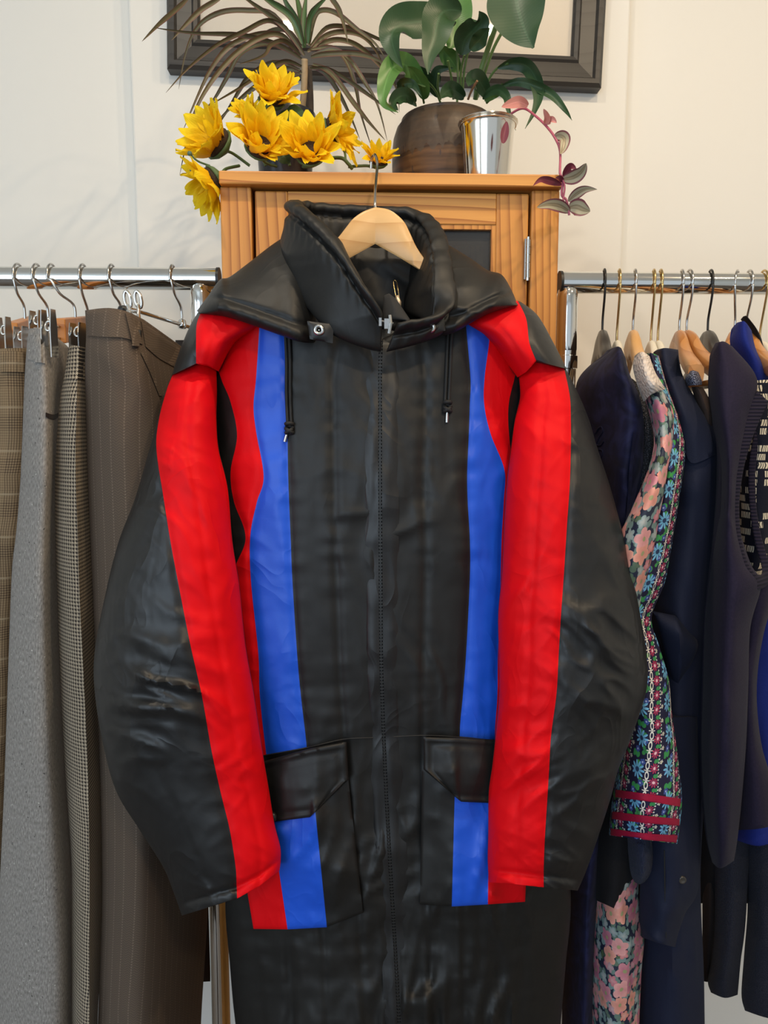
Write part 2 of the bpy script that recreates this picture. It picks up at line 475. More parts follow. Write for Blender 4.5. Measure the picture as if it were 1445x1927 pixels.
# ------------------------------------------------------------------ pine cabinet
def build_cabinet():
    tl = P(411, 318, CABF - 0.012); trr = P(1060, 330, CABF - 0.012)
    zt = (tl.z + trr.z) / 2
    zb = zt - (P(411, 318, CABF).z - P(411, 343, CABF).z)
    X = lambda px, py=450: P(px, py, CABF).x
    x0, x1 = X(415, 420), X(1052, 420)
    t = thing('cabinet', ((x0 + x1) / 2, (CABF + CABB) / 2, 0), 'honey pine cabinet with a glazed door standing behind the ski suit', 'cabinet')
    box('top', tl.x, trr.x, CABF - 0.012, CABB + 0.005, zb, zt, PINE_X, t, 0.002)
    zbase = 0.08
    a, b = X(474), X(999)
    box('post', x0, a, CABF, CABF + 0.045, 0, zb, PINE_Z, t, 0.002)
    box('post', b, x1, CABF, CABF + 0.045, 0, zb, PINE_Z, t, 0.002)
    box('side_panel', x0, x0 + 0.018, CABF + 0.045, CABB, 0.0, zb, PINE_Z, t)
    box('side_panel', x1 - 0.018, x1, CABF + 0.045, CABB, 0.0, zb, PINE_Z, t)
    box('back_panel', x0 + 0.018, x1 - 0.018, CABB - 0.012, CABB, zbase, zb, PINE_Z, t)
    box('bottom', x0 + 0.018, x1 - 0.018, CABF + 0.05, CABB - 0.012, zbase, zbase + 0.02, PINE_X, t)
    for k in (0.5, 1.0, 1.36):
        box('shelf', x0 + 0.018, x1 - 0.018, CABF + 0.07, CABB - 0.012, k, k + 0.018, PINE_X, t)
    # door
    dy0, dy1 = CABF + 0.004, CABF + 0.026
    d0, d1 = X(480), X(995)
    dz1 = P(480, 357, CABF).z; dz0 = 0.12
    g0, g1 = X(542), X(934); gz1 = P(900, 421, CABF).z; gz0 = 0.22
    vs, fs = join([box_vf(d0, g0, dy0, dy1, dz0, dz1), box_vf(g1, d1, dy0, dy1, dz0, dz1)])
    door = obj('door', vs, fs, PINE_Z, t, smooth=False, bevel=0.002)
    box('door_rail', g0, g1, dy0 + 0.0006, dy1, gz1, dz1, PINE_X, door, 0.0012)
    box('door_rail', g0, g1, dy0 + 0.0006, dy1, dz0, gz0, PINE_X, door, 0.0012)
    box('pane', g0, g1, dy0 + 0.010, dy0 + 0.014, gz0, gz1, PANE, door)
    vs, fs = join([box_vf(g0, g0 + 0.006, dy0 + 0.002, dy0 + 0.010, gz0, gz1), box_vf(g1 - 0.006, g1, dy0 + 0.002, dy0 + 0.010, gz0, gz1), box_vf(g0 + 0.006, g1 - 0.006, dy0 + 0.002, dy0 + 0.010, gz1 - 0.006, gz1)])
    obj('glazing_bead', vs, fs, PINE_Z, door, smooth=False)
    # hinge
    for py in (488, 1500):
        p = P(991, py, CABF)
        vs = []; fs = []
        parts = [box_vf(p.x - 0.0035, p.x + 0.0035, CABF - 0.0015, CABF + 0.003, p.z - 0.027, p.z + 0.027)]
        for k in range(5):
            z = p.z - 0.025 + k * 0.0102
            parts.append(tube_vf([(p.x + 0.001, CABF - 0.003, z), (p.x + 0.001, CABF - 0.003, z + 0.0094)], 0.0032, 10))
        parts.append(tube_vf([(p.x + 0.001, CABF - 0.003, p.z - 0.029), (p.x + 0.001, CABF - 0.003, p.z + 0.029)], 0.0022, 8))
        vs, fs = join(parts)
        h = obj('hinge', vs, fs, STEEL, t, sharp=40)
def panemat():
    g = G('cabinet_glass'); nt = g.nt
    tr = g.new('ShaderNodeBsdfTransparent'); tr.inputs[0].default_value = (0.55, 0.52, 0.48, 1)
    gl = g.new('ShaderNodeBsdfGlossy'); gl.inputs['Roughness'].default_value = 0.03
    fr = g.new('ShaderNodeFresnel'); fr.inputs[0].default_value = 1.55
    mx = g.new('ShaderNodeMixShader')
    df = g.new('ShaderNodeBsdfDiffuse'); df.inputs[0].default_value = (0.40, 0.36, 0.31, 1)  # pale diffuse share paints in the lit shop's reflected glow
    m0 = g.new('ShaderNodeMixShader'); m0.inputs[0].default_value = 0.10
    nt.links.new(tr.outputs[0], m0.inputs[1]); nt.links.new(df.outputs[0], m0.inputs[2])
    nt.links.new(fr.outputs[0], mx.inputs[0]); nt.links.new(m0.outputs[0], mx.inputs[1]); nt.links.new(gl.outputs[0], mx.inputs[2])
    nt.links.new(mx.outputs[0], nt.nodes['Material Output'].inputs[0])
    return g.m
PANE = panemat()
build_cabinet()
CABTOP = (P(411, 318, CABF - 0.012).z + P(1060, 330, CABF - 0.012).z) / 2

# ------------------------------------------------------------------ clothes rails
RAILR = 0.0165
zL = P(200, 524, RAILY).z; zR = P(1250, 533, RAILY).z
def rack(label, xa, xb, z, xpole, over):
    t = thing('clothes_rail', (xpole, RAILY, 0), label, 'clothes rail', 'chrome clothes rails')
    tube('rail', [(xa, RAILY, z), (xb, RAILY, z)], RAILR, CHROME, t, 40)
    # end caps
    for xe, s in ((xa, -1), (xb, 1)):
        tube('end_cap', [(xe, RAILY, z), (xe + s * 0.004, RAILY, z)], RAILR + 0.0008, DARKPLASTIC, t, 32)
    zt = z - 0.004
    yp = RAILY - 0.002
    prof = [(0.0, zt), ]
    tube('pole', [(xpole, yp, 0.08), (xpole, yp, zt - RAILR - 0.008), ], 0.0158, CHROME, t, 32)
    vs, fs = lathe_vf((xpole, yp, 0), [(0.0158, zt - 0.10), (0.0163, zt - 0.098), (0.0163, zt - 0.018), (0.0145, zt - 0.008), (0.009, zt - 0.002), (0.0, zt)], 32)
    obj('sleeve_joint', vs, fs, CHROME, t, sharp=50)
    vs, fs = lathe_vf((xpole, yp, 0), [(0.0158, zt - 0.128), (0.0178, zt - 0.127), (0.0178, zt - 0.108), (0.0158, zt - 0.107)], 32)
    obj('collar', vs, fs, CHROME, t, sharp=50)
    other = xa + 0.05 if over > 0 else xb - 0.05
    tube('pole', [(other, yp, 0.08), (other, yp, z - RAILR)], 0.0132, CHROME, t, 24)
    for xp in (xpole, other):
        tube('foot_bar', [(xp, RAILY - 0.24, 0.07), (xp, RAILY + 0.24, 0.07)], 0.014, CHROME, t, 20)
xpl = P(379, 560, RAILY).x; xpr = P(1066, 600, RAILY).x
rack('chrome clothes rail holding trousers left of the pine cabinet', -1.35, P(415, 525, RAILY).x - 0.005, zL, xpl, 1)
rack('chrome clothes rail holding dark tops right of the pine cabinet', P(1055, 530, RAILY).x + 0.001, 1.45, zR, xpr, -1)

# ------------------------------------------------------------------ the ski suit
OY[0] = -0.05
def rw(Y, *pts): return [(x, y, Y) for x, y in pts]
SUIT = thing('ski_suit', P(722, 1900, 1.0), 'padded black one-piece ski suit with red and blue stripes, hanging before the pine cabinet', 'ski suit')
TM = [NBLACK, NRED, NBLUE]
def torso():
    Y = 1.0
    K = [
        [(404, 650), (420, 632), (488, 585), (535, 575), (640, 600), (715, 640), (790, 600), (876, 575), (915, 600), (965, 640), (980, 655)],
        [(402, 690), (410, 684), (488, 613), (535, 602), (640, 618), (715, 650), (790, 618), (876, 602), (921, 634), (972, 692), (983, 700)],
        [(395, 717), (417, 715), (482, 709), (539, 709), (627, 709), (715, 709), (800, 709), (885, 709), (912, 709), (968, 712), (990, 715)],
        [(393, 760), (434, 757), (477, 765), (540, 762), (628, 762), (715, 762), (800, 762), (884, 760), (911, 760), (957, 762), (992, 760)],
        [(392, 820), (446, 820), (482, 813), (541, 820), (628, 820), (715, 820), (799, 820), (882, 820), (923, 816), (958, 820), (996, 820)],
        [(390, 890), (434, 887), (496, 897), (542, 890), (629, 890), (715, 890), (797, 890), (879, 890), (949, 884), (968, 888), (1000, 890)],
        [(390, 945), (440, 943), (483, 946), (544, 945), (630, 945), (716, 945), (798, 945), (880, 945), (948, 942), (985, 945), (1005, 945)],
        [(392, 1015), (462, 1013), (471, 1008), (547, 1015), (631, 1015), (716, 1015), (800, 1015), (884, 1015), (944, 1012), (985, 1015), (1010, 1015)],
        [(395, 1090), (438, 1088), (472, 1092), (550, 1090), (633, 1090), (716, 1090), (800, 1090), (884, 1090), (942, 1090), (985, 1090), (1012, 1090)],
        [(400, 1230), (440, 1230), (486, 1230), (559, 1230), (638, 1230), (717, 1230), (797, 1230), (877, 1230), (937, 1230), (985, 1230), (1015, 1230)],
        [(410, 1310), (445, 1312), (489, 1312), (566, 1308), (642, 1308), (719, 1308), (795, 1308), (871, 1308), (936, 1308), (985, 1310), (1018, 1310)],
        [(425, 1434), (452, 1432), (501, 1420), (577, 1406), (648, 1390), (721, 1387), (795, 1384), (865, 1386), (931, 1393), (985, 1400), (1022, 1405)],
        [(432, 1520), (470, 1520), (515, 1520), (585, 1520), (655, 1520), (727, 1520), (797, 1520), (868, 1520), (935, 1520), (990, 1520), (1040, 1520)],
        [(428, 1620), (470, 1620), (525, 1620), (595, 1620), (668, 1620), (734, 1620), (800, 1620), (870, 1620), (940, 1620), (1000, 1620), (1068, 1620)],
        [(424, 1710), (470, 1712), (540, 1712), (605, 1712), (675, 1712), (739, 1712), (805, 1712), (870, 1712), (940, 1712), (1005, 1712), (1074, 1712)],
        [(432, 1810), (480, 1810), (545, 1810), (610, 1810), (680, 1810), (744, 1810), (810, 1810), (872, 1810), (940, 1810), (1005, 1810), (1065, 1810)],
        [(443, 1927), (495, 1927), (550, 1927), (615, 1927), (685, 1927), (750, 1927), (815, 1927), (875, 1927), (940, 1927), (1000, 1927), (1055, 1927)],
        [(470, 2100), (510, 2100), (560, 2100), (620, 2100), (690, 2100), (755, 2100), (820, 2100), (880, 2100), (935, 2100), (990, 2100), (1040, 2100)],
    ]
    w1 = wrinkles(0.0045, 0.12 + PI / 2, 3.0, 16, 3.1, 0.25)
    w2 = wrinkles(0.012, PI / 2 - 0.06, 2.4, 17, 8.3, 0.4)
    w3 = wrinkles(0.006, 0.3, 9, 34, 5.3)
    xz = P(716, 1100, 0.95).x
    def wr(x, z, s, v):
        k = min(1, max(0, (v - 0.58) / 0.15))
        d = w1(x, z, s, v) * (1 - k) + (w2(x, z, s, v) * 1.5 + w3(x, z, s, v) * 0.6) * k
        # zip placket: raised strip on each side of the zip, sunk at the zip line
        c = x - (xz + (0.0 if z > 1.0 else 0.0))
        return d + 0.010 * k * math.exp(-((abs(s) - 0.45) / 0.28) ** 2)
    T = [0.035, 0.045, 0.05, 0.055, 0.06, 0.063, 0.065, 0.066, 0.067, 0.066, 0.064, 0.06, 0.062, 0.066, 0.068, 0.07, 0.07, 0.07]
    rows = [rw(Y, *r) for r in K]
    return loft('body', rows, T, [NBODY, NRED, NBLUE], [0, 1, 2, 0, 0, 0, 0, 2, 1, 0], SUIT, nu=[6, 10, 12, 14, 14, 14, 14, 10, 8, 6], nv=12, wr=wr, seam=0.003, back=0.75, ex=3.0, bm_i=0, pmf=lambda p, r: [0, 1, 2, 0, 0, 0, 0, 2, 1, 0][p] if r < 10.99 else 0)
BODY = torso()

def sleeves():
    Y = 0.945
    K = [
        [(325, 702), (327, 701), (370, 678), (407, 697)],
        [(312, 735), (314, 733), (360, 732), (408, 738)],
        [(297, 790), (299, 790), (353, 790), (407, 790)],
        [(279, 853), (294.5, 846), (355, 850), (411, 846)],
        [(254, 938), (308, 938), (370, 930), (428, 920)],
        [(223.6, 1018), (321, 1020), (382, 1015), (437, 1020)],
        [(200, 1110), (336, 1100), (394, 1100), (450, 1105)],
        [(178, 1227), (358, 1212), (412, 1210), (461, 1212)],
        [(179, 1310), (380, 1310), (428, 1300), (476, 1300)],
        [(196, 1410), (398, 1412), (446, 1405), (492, 1405)],
        [(220, 1492), (415, 1490), (464, 1480), (505, 1482)],
        [(263, 1562), (432, 1560), (480, 1550), (516, 1550)],
        [(306, 1630), (443, 1628), (490, 1603), (527, 1594)],
        [(327, 1680), (445, 1660), (490, 1640), (528, 1620)],
        [(342, 1723), (446, 1691), (488, 1668), (526, 1638)]]
    YY = [0.985, 0.975, 0.965, 0.955, 0.945, 0.935, 0.93, 0.925, 0.92, 0.92, 0.92, 0.915, 0.91, 0.91, 0.91]
    T = [0.030, 0.045, 0.05, 0.053, 0.056, 0.06, 0.062, 0.065, 0.065, 0.063, 0.06, 0.055, 0.05, 0.046, 0.043]
    wa = wrinkles(0.0085, 0.55, 9, 26, 1.3); wb = wrinkles(0.0085, -0.6, 8, 24, 6.7)
    def wr(x, z, s, v):
        m = 0.5 + 0.5 * math.tanh(4 * nz(x * 7 + 3, z * 5, 2.2))
        amp = 0.55 + 0.8 * math.exp(-((v - 0.55) / 0.2) ** 2) + (0.5 if s < -0.3 else 0)
        return (wa(x, z, s, v) * m + wb(x, z, s, v) * (1 - m)) * amp
    rows = [rw(y, *r) for y, r in zip(YY, K)]
    sl = loft('sleeve', rows, T, TM, [0, 1, 1], SUIT, nu=[40, 20, 22], nv=14, wr=wr, seam=0.0022, ex=2.2, bm_i=0, hem=0.004)
    K = [
        [(976, 706), (1008, 677), (1061, 691), (1064, 693)],
        [(979, 746), (1025, 740), (1072, 745), (1090, 745)],
        [(969, 792), (1020, 792), (1074, 792), (1109, 792)],
        [(963, 839), (1018, 840), (1074, 840), (1123, 840)],
        [(955, 905), (1013, 910), (1072, 912), (1147, 912)],
        [(950, 975), (1008, 980), (1067, 985), (1167, 985)],
        [(945, 1080), (1003, 1080), (1061, 1080), (1190, 1080)],
        [(938, 1155), (996, 1160), (1055, 1165), (1206, 1165)],
        [(939, 1230), (996, 1235), (1051, 1235), (1217, 1235)],
        [(940, 1306), (992, 1306), (1047, 1306), (1216, 1300)],
        [(934, 1375), (985, 1380), (1037, 1383), (1188, 1387)],
        [(927, 1440), (980, 1445), (1033, 1450), (1163, 1450)],
        [(920, 1492), (975, 1495), (1030, 1500), (1149, 1502)],
        [(919, 1570), (973, 1572), (1025, 1580), (1123, 1582)],
        [(918, 1618), (971, 1622), (1023, 1632), (1104, 1636)],
        [(920, 1660), (970, 1664), (1023, 1670), (1087, 1676)]]
    YY = [0.985, 0.975, 0.965, 0.955, 0.945, 0.94, 0.935, 0.93, 0.925, 0.92, 0.92, 0.915, 0.915, 0.91, 0.91, 0.91]
    T = [0.030, 0.045, 0.05, 0.053, 0.056, 0.06, 0.062, 0.065, 0.065, 0.063, 0.06, 0.057, 0.053, 0.05, 0.046, 0.043]
    wa = wrinkles(0.0085, -0.6, 9, 26, 11.3); wb = wrinkles(0.0085, 0.7, 8, 22, 16.7)
    def wr2(x, z, s, v):
        m = 0.5 + 0.5 * math.tanh(4 * nz(x * 7 + 31, z * 5, 7.2))
        amp = 0.4 + 0.7 * math.exp(-((v - 0.55) / 0.22) ** 2) + (0.3 if s > 0.2 else 0)
        return (wa(x, z, s, v) * m + wb(x, z, s, v) * (1 - m)) * amp
    rows = [rw(y, *r) for y, r in zip(YY, K)]
    loft('sleeve', rows, T, TM, [1, 1, 0], SUIT, nu=[20, 20, 40], nv=14, wr=wr2, seam=0.0022, ex=2.2, bm_i=0, hem=0.004)
sleeves()

def yokes():
    wr = wrinkles(0.004, 0.9, 10, 14, 4.4)
    Y = 0.985
    K = [
        [(384, 572), (388, 570), (450, 585), (505, 596)],
        [(360, 608), (371, 606), (420, 615), (484, 618)],
        [(340, 655), (369, 645), (400, 648), (442, 645)],
        [(323, 706), (369, 684), (390, 688), (411, 699)]]
    loft('shoulder_yoke', [rw(Y, *K[0]), rw(Y - .002, *K[1]), rw(Y - .005, *K[2]), rw(Y - .008, *K[3])], [0.03, 0.044, 0.05, 0.046], TM, [0, 1, 1], SUIT, nu=[9, 10, 10], nv=8, wr=wr, seam=0.002, ex=2.6, bm_i=0)
    K = [
        [(862, 596), (925, 575), (974, 566), (980, 568)],
        [(874, 612), (930, 605), (990, 600), (1012, 594)],
        [(917, 637), (960, 640), (996, 645), (1043, 648)],
        [(974, 710), (990, 700), (1009, 679), (1066, 694)]]
    loft('shoulder_yoke', [rw(Y, *K[0]), rw(Y - .002, *K[1]), rw(Y - .005, *K[2]), rw(Y - .008, *K[3])], [0.03, 0.044, 0.05, 0.046], TM, [1, 1, 0], SUIT, nu=[10, 10, 9], nv=8, wr=wr, seam=0.002, ex=2.6, bm_i=0)
yokes()

def hood():
    # rows run from the left tip, behind the collar, to the right tip; columns from upper edge to lower edge
    U = [(371, 584, .985), (392, 556, .985), (413, 527, .985), (432, 521, .99), (466, 496, 1.0), (520, 455, 1.015), (560, 436, 1.03), (640, 430, 1.062), (715, 430, 1.07), (790, 432, 1.06), (835, 456, 1.03), (882, 484, 1.005), (917, 508, .995), (944, 517, .985), (962, 545, .985), (973, 571, .985)]
    L = [(373, 590, .955), (395, 592, .95), (420, 595, .945), (442, 601, .94), (475, 612, .935), (525, 630, .93), (575, 645, .935), (640, 640, 1.03), (715, 635, 1.06), (780, 638, 1.03), (815, 634, .945), (852, 627, .93), (886, 608, .935), (915, 592, .94), (950, 580, .945), (975, 574, .955)]
    vs, uv, fs = [], [], []
    nI = 14; NU = 48
    us = spline([Vector(p) for p in U], nI); ls = spline([Vector(p) for p in L], nI)
    N = len(us)
    wr = wrinkles(0.006, 0.5, 9, 12, 2.9)
    for layer in (0, 1):
        for j in range(N):
            v = j / (N - 1)
            end = min(1, min(v, 1 - v) * 9)
            for i in range(NU + 1):
                t = 0.5 - 0.5 * math.cos(PI * i / NU)
                q = us[j].lerp(ls[j], t)
                e = (4 * t * (1 - t)) ** 0.55
                a = P(q.x, q.y, q.z)
                if layer == 0:
                    d = 0.030 * e * (0.25 + 0.75 * end)
                    # sewn hem channel above the lower edge
                    dl = (1 - t) * (us[j] - ls[j]).length / F
                    d -= 0.005 * math.exp(-((dl - 0.024) / 0.004) ** 2) * end
                    d += 0.006 * math.exp(-((dl - 0.012) / 0.009) ** 2) * end * (0.7 + 0.5 * nz(a.x * 90, 3, 1))
                    d += wr(a.x, a.z, 0, v) * e
                else:
                    d = -0.012 * e * end
                vs.append(P(q.x, q.y, q.z - d)); uv.append((a.x, a.z))
    off = N * (NU + 1)
    for j in range(N - 1):
        for i in range(NU):
            a = j * (NU + 1) + i
            fs.append((a, a + 1, a + NU + 2, a + NU + 1))
            fs.append((off + a, off + a + NU + 1, off + a + NU + 2, off + a + 1))
        for i in (0, NU):
            a = j * (NU + 1) + i
            fs.append((a, a + NU + 1, off + a + NU + 1, off + a))
    for j in (0, N - 1):
        for i in range(NU):
            a = j * (NU + 1) + i
            fs.append((a, a + 1, off + a + 1, off + a))
    h = obj('hood', vs, fs, NBODY, SUIT, uv=uv)
    # snap tabs at both ends of the hood opening
    for quad, px, py, Y in (([(578, 604), (628, 610), (626, 646), (583, 638)], 600, 621, .915), ([(800, 606), (836, 596), (838, 622), (803, 638)], 809, 616, .912)):
        q = [(*p, Y) for p in quad]
        sheet('snap_tab', [[q[0], q[1]], [q[3], q[2]]], NBLACK, h, 8, 8, 0.006, 0.003, rim=0.0008)
        c = P(px, py, Y - 0.0045)
        vs, fs = [], []
        prof = [(0.0022, 0.0), (0.0028, 0.0016), (0.0045, 0.0022), (0.0060, 0.0014), (0.0064, 0.0)]
        n = 24
        for r, d in prof:
            for k in range(n):
                an = 2 * PI * k / n
                vs.append(c + Vector((r * math.cos(an), -d, r * math.sin(an))))
        for i in range(len(prof) - 1):
            for k in range(n):
                a = i * n + k; b = i * n + (k + 1) % n
                fs.append((a, b, b + n, a + n))
        fs.append(tuple(range(n)))
        obj('snap', vs, fs, STEEL, h)
    return h
HOOD = hood()

def collar():
    T = [(719, 590, .905), (692, 546, .90), (665, 500, .905), (638, 455, .915), (600, 414, .935), (565, 385, .965), (553, 377, 1.00), (580, 381, 1.033), (640, 386, 1.05), (710, 389, 1.055), (765, 391, 1.052), (800, 402, 1.035), (824, 430, 1.00), (834, 475, .965), (838, 525, .935), (838, 570, .917), (815, 592, .905), (775, 603, .90), (748, 607, .897)]
    B = [(716, 662, .918), (690, 656, .918), (655, 644, .92), (622, 626, .925), (590, 590, .945), (556, 545, .97), (541, 510, 1.0), (560, 560, 1.035), (640, 588, 1.05), (710, 594, 1.053), (755, 594, 1.045), (770, 590, 1.02), (775, 592, .985), (800, 602, .95), (822, 620, .93), (818, 634, .925), (795, 645, .92), (758, 655, .915), (727, 662, .915)]
    n = 18
    ts = spline([Vector(p) for p in T], n); bs = spline([Vector(p) for p in B], n)
    N = len(ts)
    top = [P(*p) for p in ts]; bot = [P(*p) for p in bs]
    K = 44; th = 0.0085
    vs, fs, uv = [], [], []
    arc = 0
    wr = wrinkles(0.004, 1.3, 9, 10, 9.2)
    for j in range(N):
        a = top[max(j - 1, 0)] + bot[max(j - 1, 0)]; b = top[min(j + 1, N - 1)] + bot[min(j + 1, N - 1)]
        tg = (b - a) * 0.5; arc += tg.length / 2
        tg.z = 0; tg.normalize()
        nrm = Vector((-tg.y, tg.x, 0))
        v = j / (N - 1)
        endf = min(1, min(v, 1 - v) * 30) ** 0.5
        H = (top[j] - bot[j]).length
        ring = []
        for side in (1, -1):
            rng = range(K + 1) if side == 1 else range(K, -1, -1)
            for k in rng:
                t = k / K
                p = bot[j].lerp(top[j], t)
                dt = (1 - t) * H
                prof = min(1, (max(0, 1 - ((t - 0.5) / 0.5) ** 8)) ** 0.5 + 0.0)
                th2 = th * (0.35 + 0.65 * prof) * (0.4 + 0.6 * endf)
                # stitched piping below the top edge
                th2 -= 0.0050 * math.exp(-((dt - 0.016) / 0.0035) ** 2) * endf
                th2 += 0.0016 * math.exp(-((dt - 0.020) / 0.012) ** 2) * endf * math.sin(arc * 420 + 2 * nz(arc * 40, 2, 2)) * (0.5 + 0.5 * nz(arc * 25, 7, 7))
                th2 += 0.0035 * math.exp(-((dt - 0.006) / 0.006) ** 2) * endf * (1 + 0.6 * nz(arc * 110, side * 3, 0))
                w_ = wr(p.x + p.y, p.z, 0, v) * math.sin(PI * t) * (1.0 if side == 1 else 1.6)
                ring.append(p + nrm * (side * th2 + (w_ if side == 1 else -w_ * 0.6)) + Vector((0, 0, 0.002 * nz(arc * 70, 1, 5) * t)))
        for p in ring: vs.append(p); uv.append((arc, p.z))
    M = 2 * (K + 1)
    for j in range(N - 1):
        for k in range(M):
            a = j * M + k; b = j * M + (k + 1) % M
            fs.append((a, b, b + M, a + M))
    for j in (0, N - 1):
        fs.append(tuple(j * M + k for k in range(M)))
    c = obj('collar', vs, fs, NBODY, SUIT, uv=uv, sharp=80)
    # seam under the collar lining and the back of the neck
    sheet('back_lining', [[(590, 520, 1.045), (715, 575, 1.055), (820, 520, 1.045)], [(590, 600, 1.03), (715, 640, 1.04), (820, 610, 1.03)], [(600, 700, 1.0), (715, 720, 1.01), (815, 700, 1.0)]], LINING, SUIT, 12, 8, 0.003, wr=wrinkles(0.004, 0.5, 9, 9, 3))
    # small chin flap behind the zip
    sheet('chin_guard', [[(722, 556, .935), (732, 552, .935), (745, 562, .93)], [(720, 580, .928), (742, 578, .922), (768, 596, .918)], [(720, 600, .922), (742, 602, .915), (772, 603, .91)]], ZIPTAPE, SUIT, 6, 5, 0.005, 0.003)
collar()

def zip_and_trims():
    # the zip: tape and two rows of teeth down the front
    line = [(717, 640), (715, 700), (715, 800), (715, 900), (715.5, 1000), (716, 1100), (717, 1230), (719, 1310), (722, 1390), (727, 1500), (733, 1610), (739, 1710), (745, 1810), (751, 1927), (756, 2040)]
    dep = bpy.context.evaluated_depsgraph_get()
    bm_ = BODY.data; o0 = ORG[BODY.name]
    from mathutils.bvhtree import BVHTree
    bvh = BVHTree.FromPolygons([v.co + o0 for v in bm_.vertices], [tuple(p.vertices) for p in bm_.polygons])
    cp = Vector((0, 0, CAMZ))
    def surf(px, py, lift=0.0):
        d = (P(px, py, 1.0) - cp).normalized()
        h = bvh.ray_cast(cp, d)
        p = h[0] if h[0] else P(px, py, 0.93)
        return p - Vector((0, lift, 0))
    pts = spline([Vector((x, y, 0)) for x, y in line], 10)
    ps = [surf(p.x, p.y, 0.0015) for p in pts]
    for k in range(3):
        ps = [ps[0]] + [(ps[i - 1] + ps[i] * 2 + ps[i + 1]) / 4 for i in range(1, len(ps) - 1)] + [ps[-1]]
    # placket strip beside the zip on each side
    for s, wd in ((-1, 0.016), (1, 0.020)):
        vs, fs = [], []
        n = len(ps)
        for layer in range(2):
            for i, p in enumerate(ps):
                for k in range(7):
                    t = k / 6
                    d = (0.0035 * (1 - t ** 3) + 0.0013 * nz(p.z * 38, s * 4 + t, 3) + 0.0014 * nz(p.z * 14, t * 2, s * 9)) if layer == 0 else -0.004
                    q = p + Vector((s * (0.0022 + t * wd), -d, 0))
                    vs.append(q)
        m = 7 * n
        for i in range(n - 1):
            for k in range(6):
                a = i * 7 + k
                fs.append((a, a + 7, a + 8, a + 1)); fs.append((m + a, m + a + 1, m + a + 8, m + a + 7))
            for k in (0, 6):
                a = i * 7 + k
                fs.append((a, a + 7, m + a + 7, m + a))
        obj('zip_placket', vs, fs, NBLACK, SUIT, sharp=60)
    vs, fs = [], []
    parts = [tube_vf([p + Vector((0, -0.0005, 0)) for p in ps], 0.0022, 6)]
    zz = ps[0].z; 
    acc = 0; last = ps[0]
    for i in range(1, len(ps)):
        seg = ps[i] - ps[i - 1]; L = seg.length; k = 0.0
        while acc + (L - k) >= 0.0042:
            k += 0.0042 - acc; acc = 0
            p = ps[i - 1] + seg * (k / L) + Vector((0, -0.0026, 0))
            parts.append(box_vf(p.x - 0.0021, p.x + 0.0021, p.y - 0.0008, p.y + 0.002, p.z - 0.0012, p.z + 0.0012))
        acc += L - k
    vs, fs = join(parts)
    z = obj('zip', vs, fs, DARKPLASTIC, SUIT, smooth=False)
    # zip pull, standing open at the top
    a = P(728, 607, .897)
    parts = [tube_vf([a + Vector((-0.008, 0, 0.002)), a + Vector((0.007, 0, -0.001))], 0.0013, 8),
             box_vf(a.x - 0.003, a.x + 0.003, a.y - 0.003, a.y + 0.003, a.z - 0.007, a.z + 0.004),
             tube_vf([a + Vector((0.003, -0.005, 0.007)), a + Vector((0.004, -0.007, -0.002)), a + Vector((0.002, -0.007, -0.013))], 0.0022, 8),
             box_vf(a.x - 0.009, a.x - 0.006, a.y - 0.002, a.y + 0.002, a.z - 0.004, a.z + 0.005)]
    vs, fs = join(parts); obj('zip_pull', vs, fs, STEEL, z, smooth=False)
    # draw cords of the hood
    for pts_, kn, ag in (([(541, 628), (543, 680), (543, 740), (545, 795)], (545, 806), (536, 831)), ([(846, 622), (844, 665), (842, 715), (840, 757)], (841, 766), (840, 795))):
        base = [surf(x, y, 0.0035) for x, y in pts_]
        c = spline(base, 8)
        t1 = tube_vf([p + Vector((-0.0022, 0, 0)) for p in c], 0.0019, 8)
        t2 = tube_vf([p + Vector((0.0022, -0.0008, 0)) for p in c], 0.0019, 8)
        vs, fs = join([t1, t2]); dc = obj('draw_cord', vs, fs, THREAD, SUIT, sharp=60)
        k = surf(kn[0], kn[1], 0.005)
        kp = []
        for i in range(40):
            an = i / 40 * 2 * PI * 3
            kp.append(k + Vector((0.0038 * math.cos(an), 0.0034 * math.sin(an), 0.006 * math.sin(i / 40 * 2 * PI))))
        vs, fs = tube_vf(kp, 0.0024, 8); obj('knot', vs, fs, THREAD, dc)
        g1 = surf((kn[0] + ag[0]) / 2, kn[1] + 9, 0.004); g2 = surf(ag[0], ag[1], 0.003)
        tube('aglet', [g1, g1.lerp(g2, 0.5), g2], [0.0016, 0.0019, 0.0019], STEEL, dc, 10)
    # waist seam cord-like stitch line
    sp = spline([Vector((x, y, 0)) for x, y in [(500, 1421), (577, 1407), (648, 1391), (712, 1388)]], 10)
    tube('waist_seam', [surf(p.x, p.y, 0.0002) for p in sp], 0.0009, THREAD, SUIT, 6)
    sp = spline([Vector((x, y, 0)) for x, y in [(730, 1387), (797, 1384), (865, 1387), (931, 1394)]], 10)
    tube('waist_seam', [surf(p.x, p.y, 0.0002) for p in sp], 0.0009, THREAD, SUIT, 6)
    # pockets: sewn-on bags with stripes, then flaps
    def onsurf(rows, lift):
        return [[(x, y, surf(x, y, lift).y - OY[0]) for x, y in r] for r in rows]
    def dens(r0, r1, n):
        return [[(a[0] + (b[0] - a[0]) * k / n, a[1] + (b[1] - a[1]) * k / n) for a, b in zip(r0, r1)] for k in range(n + 1)]
    wp = wrinkles(0.002, 0.2, 8, 5, 6.1)
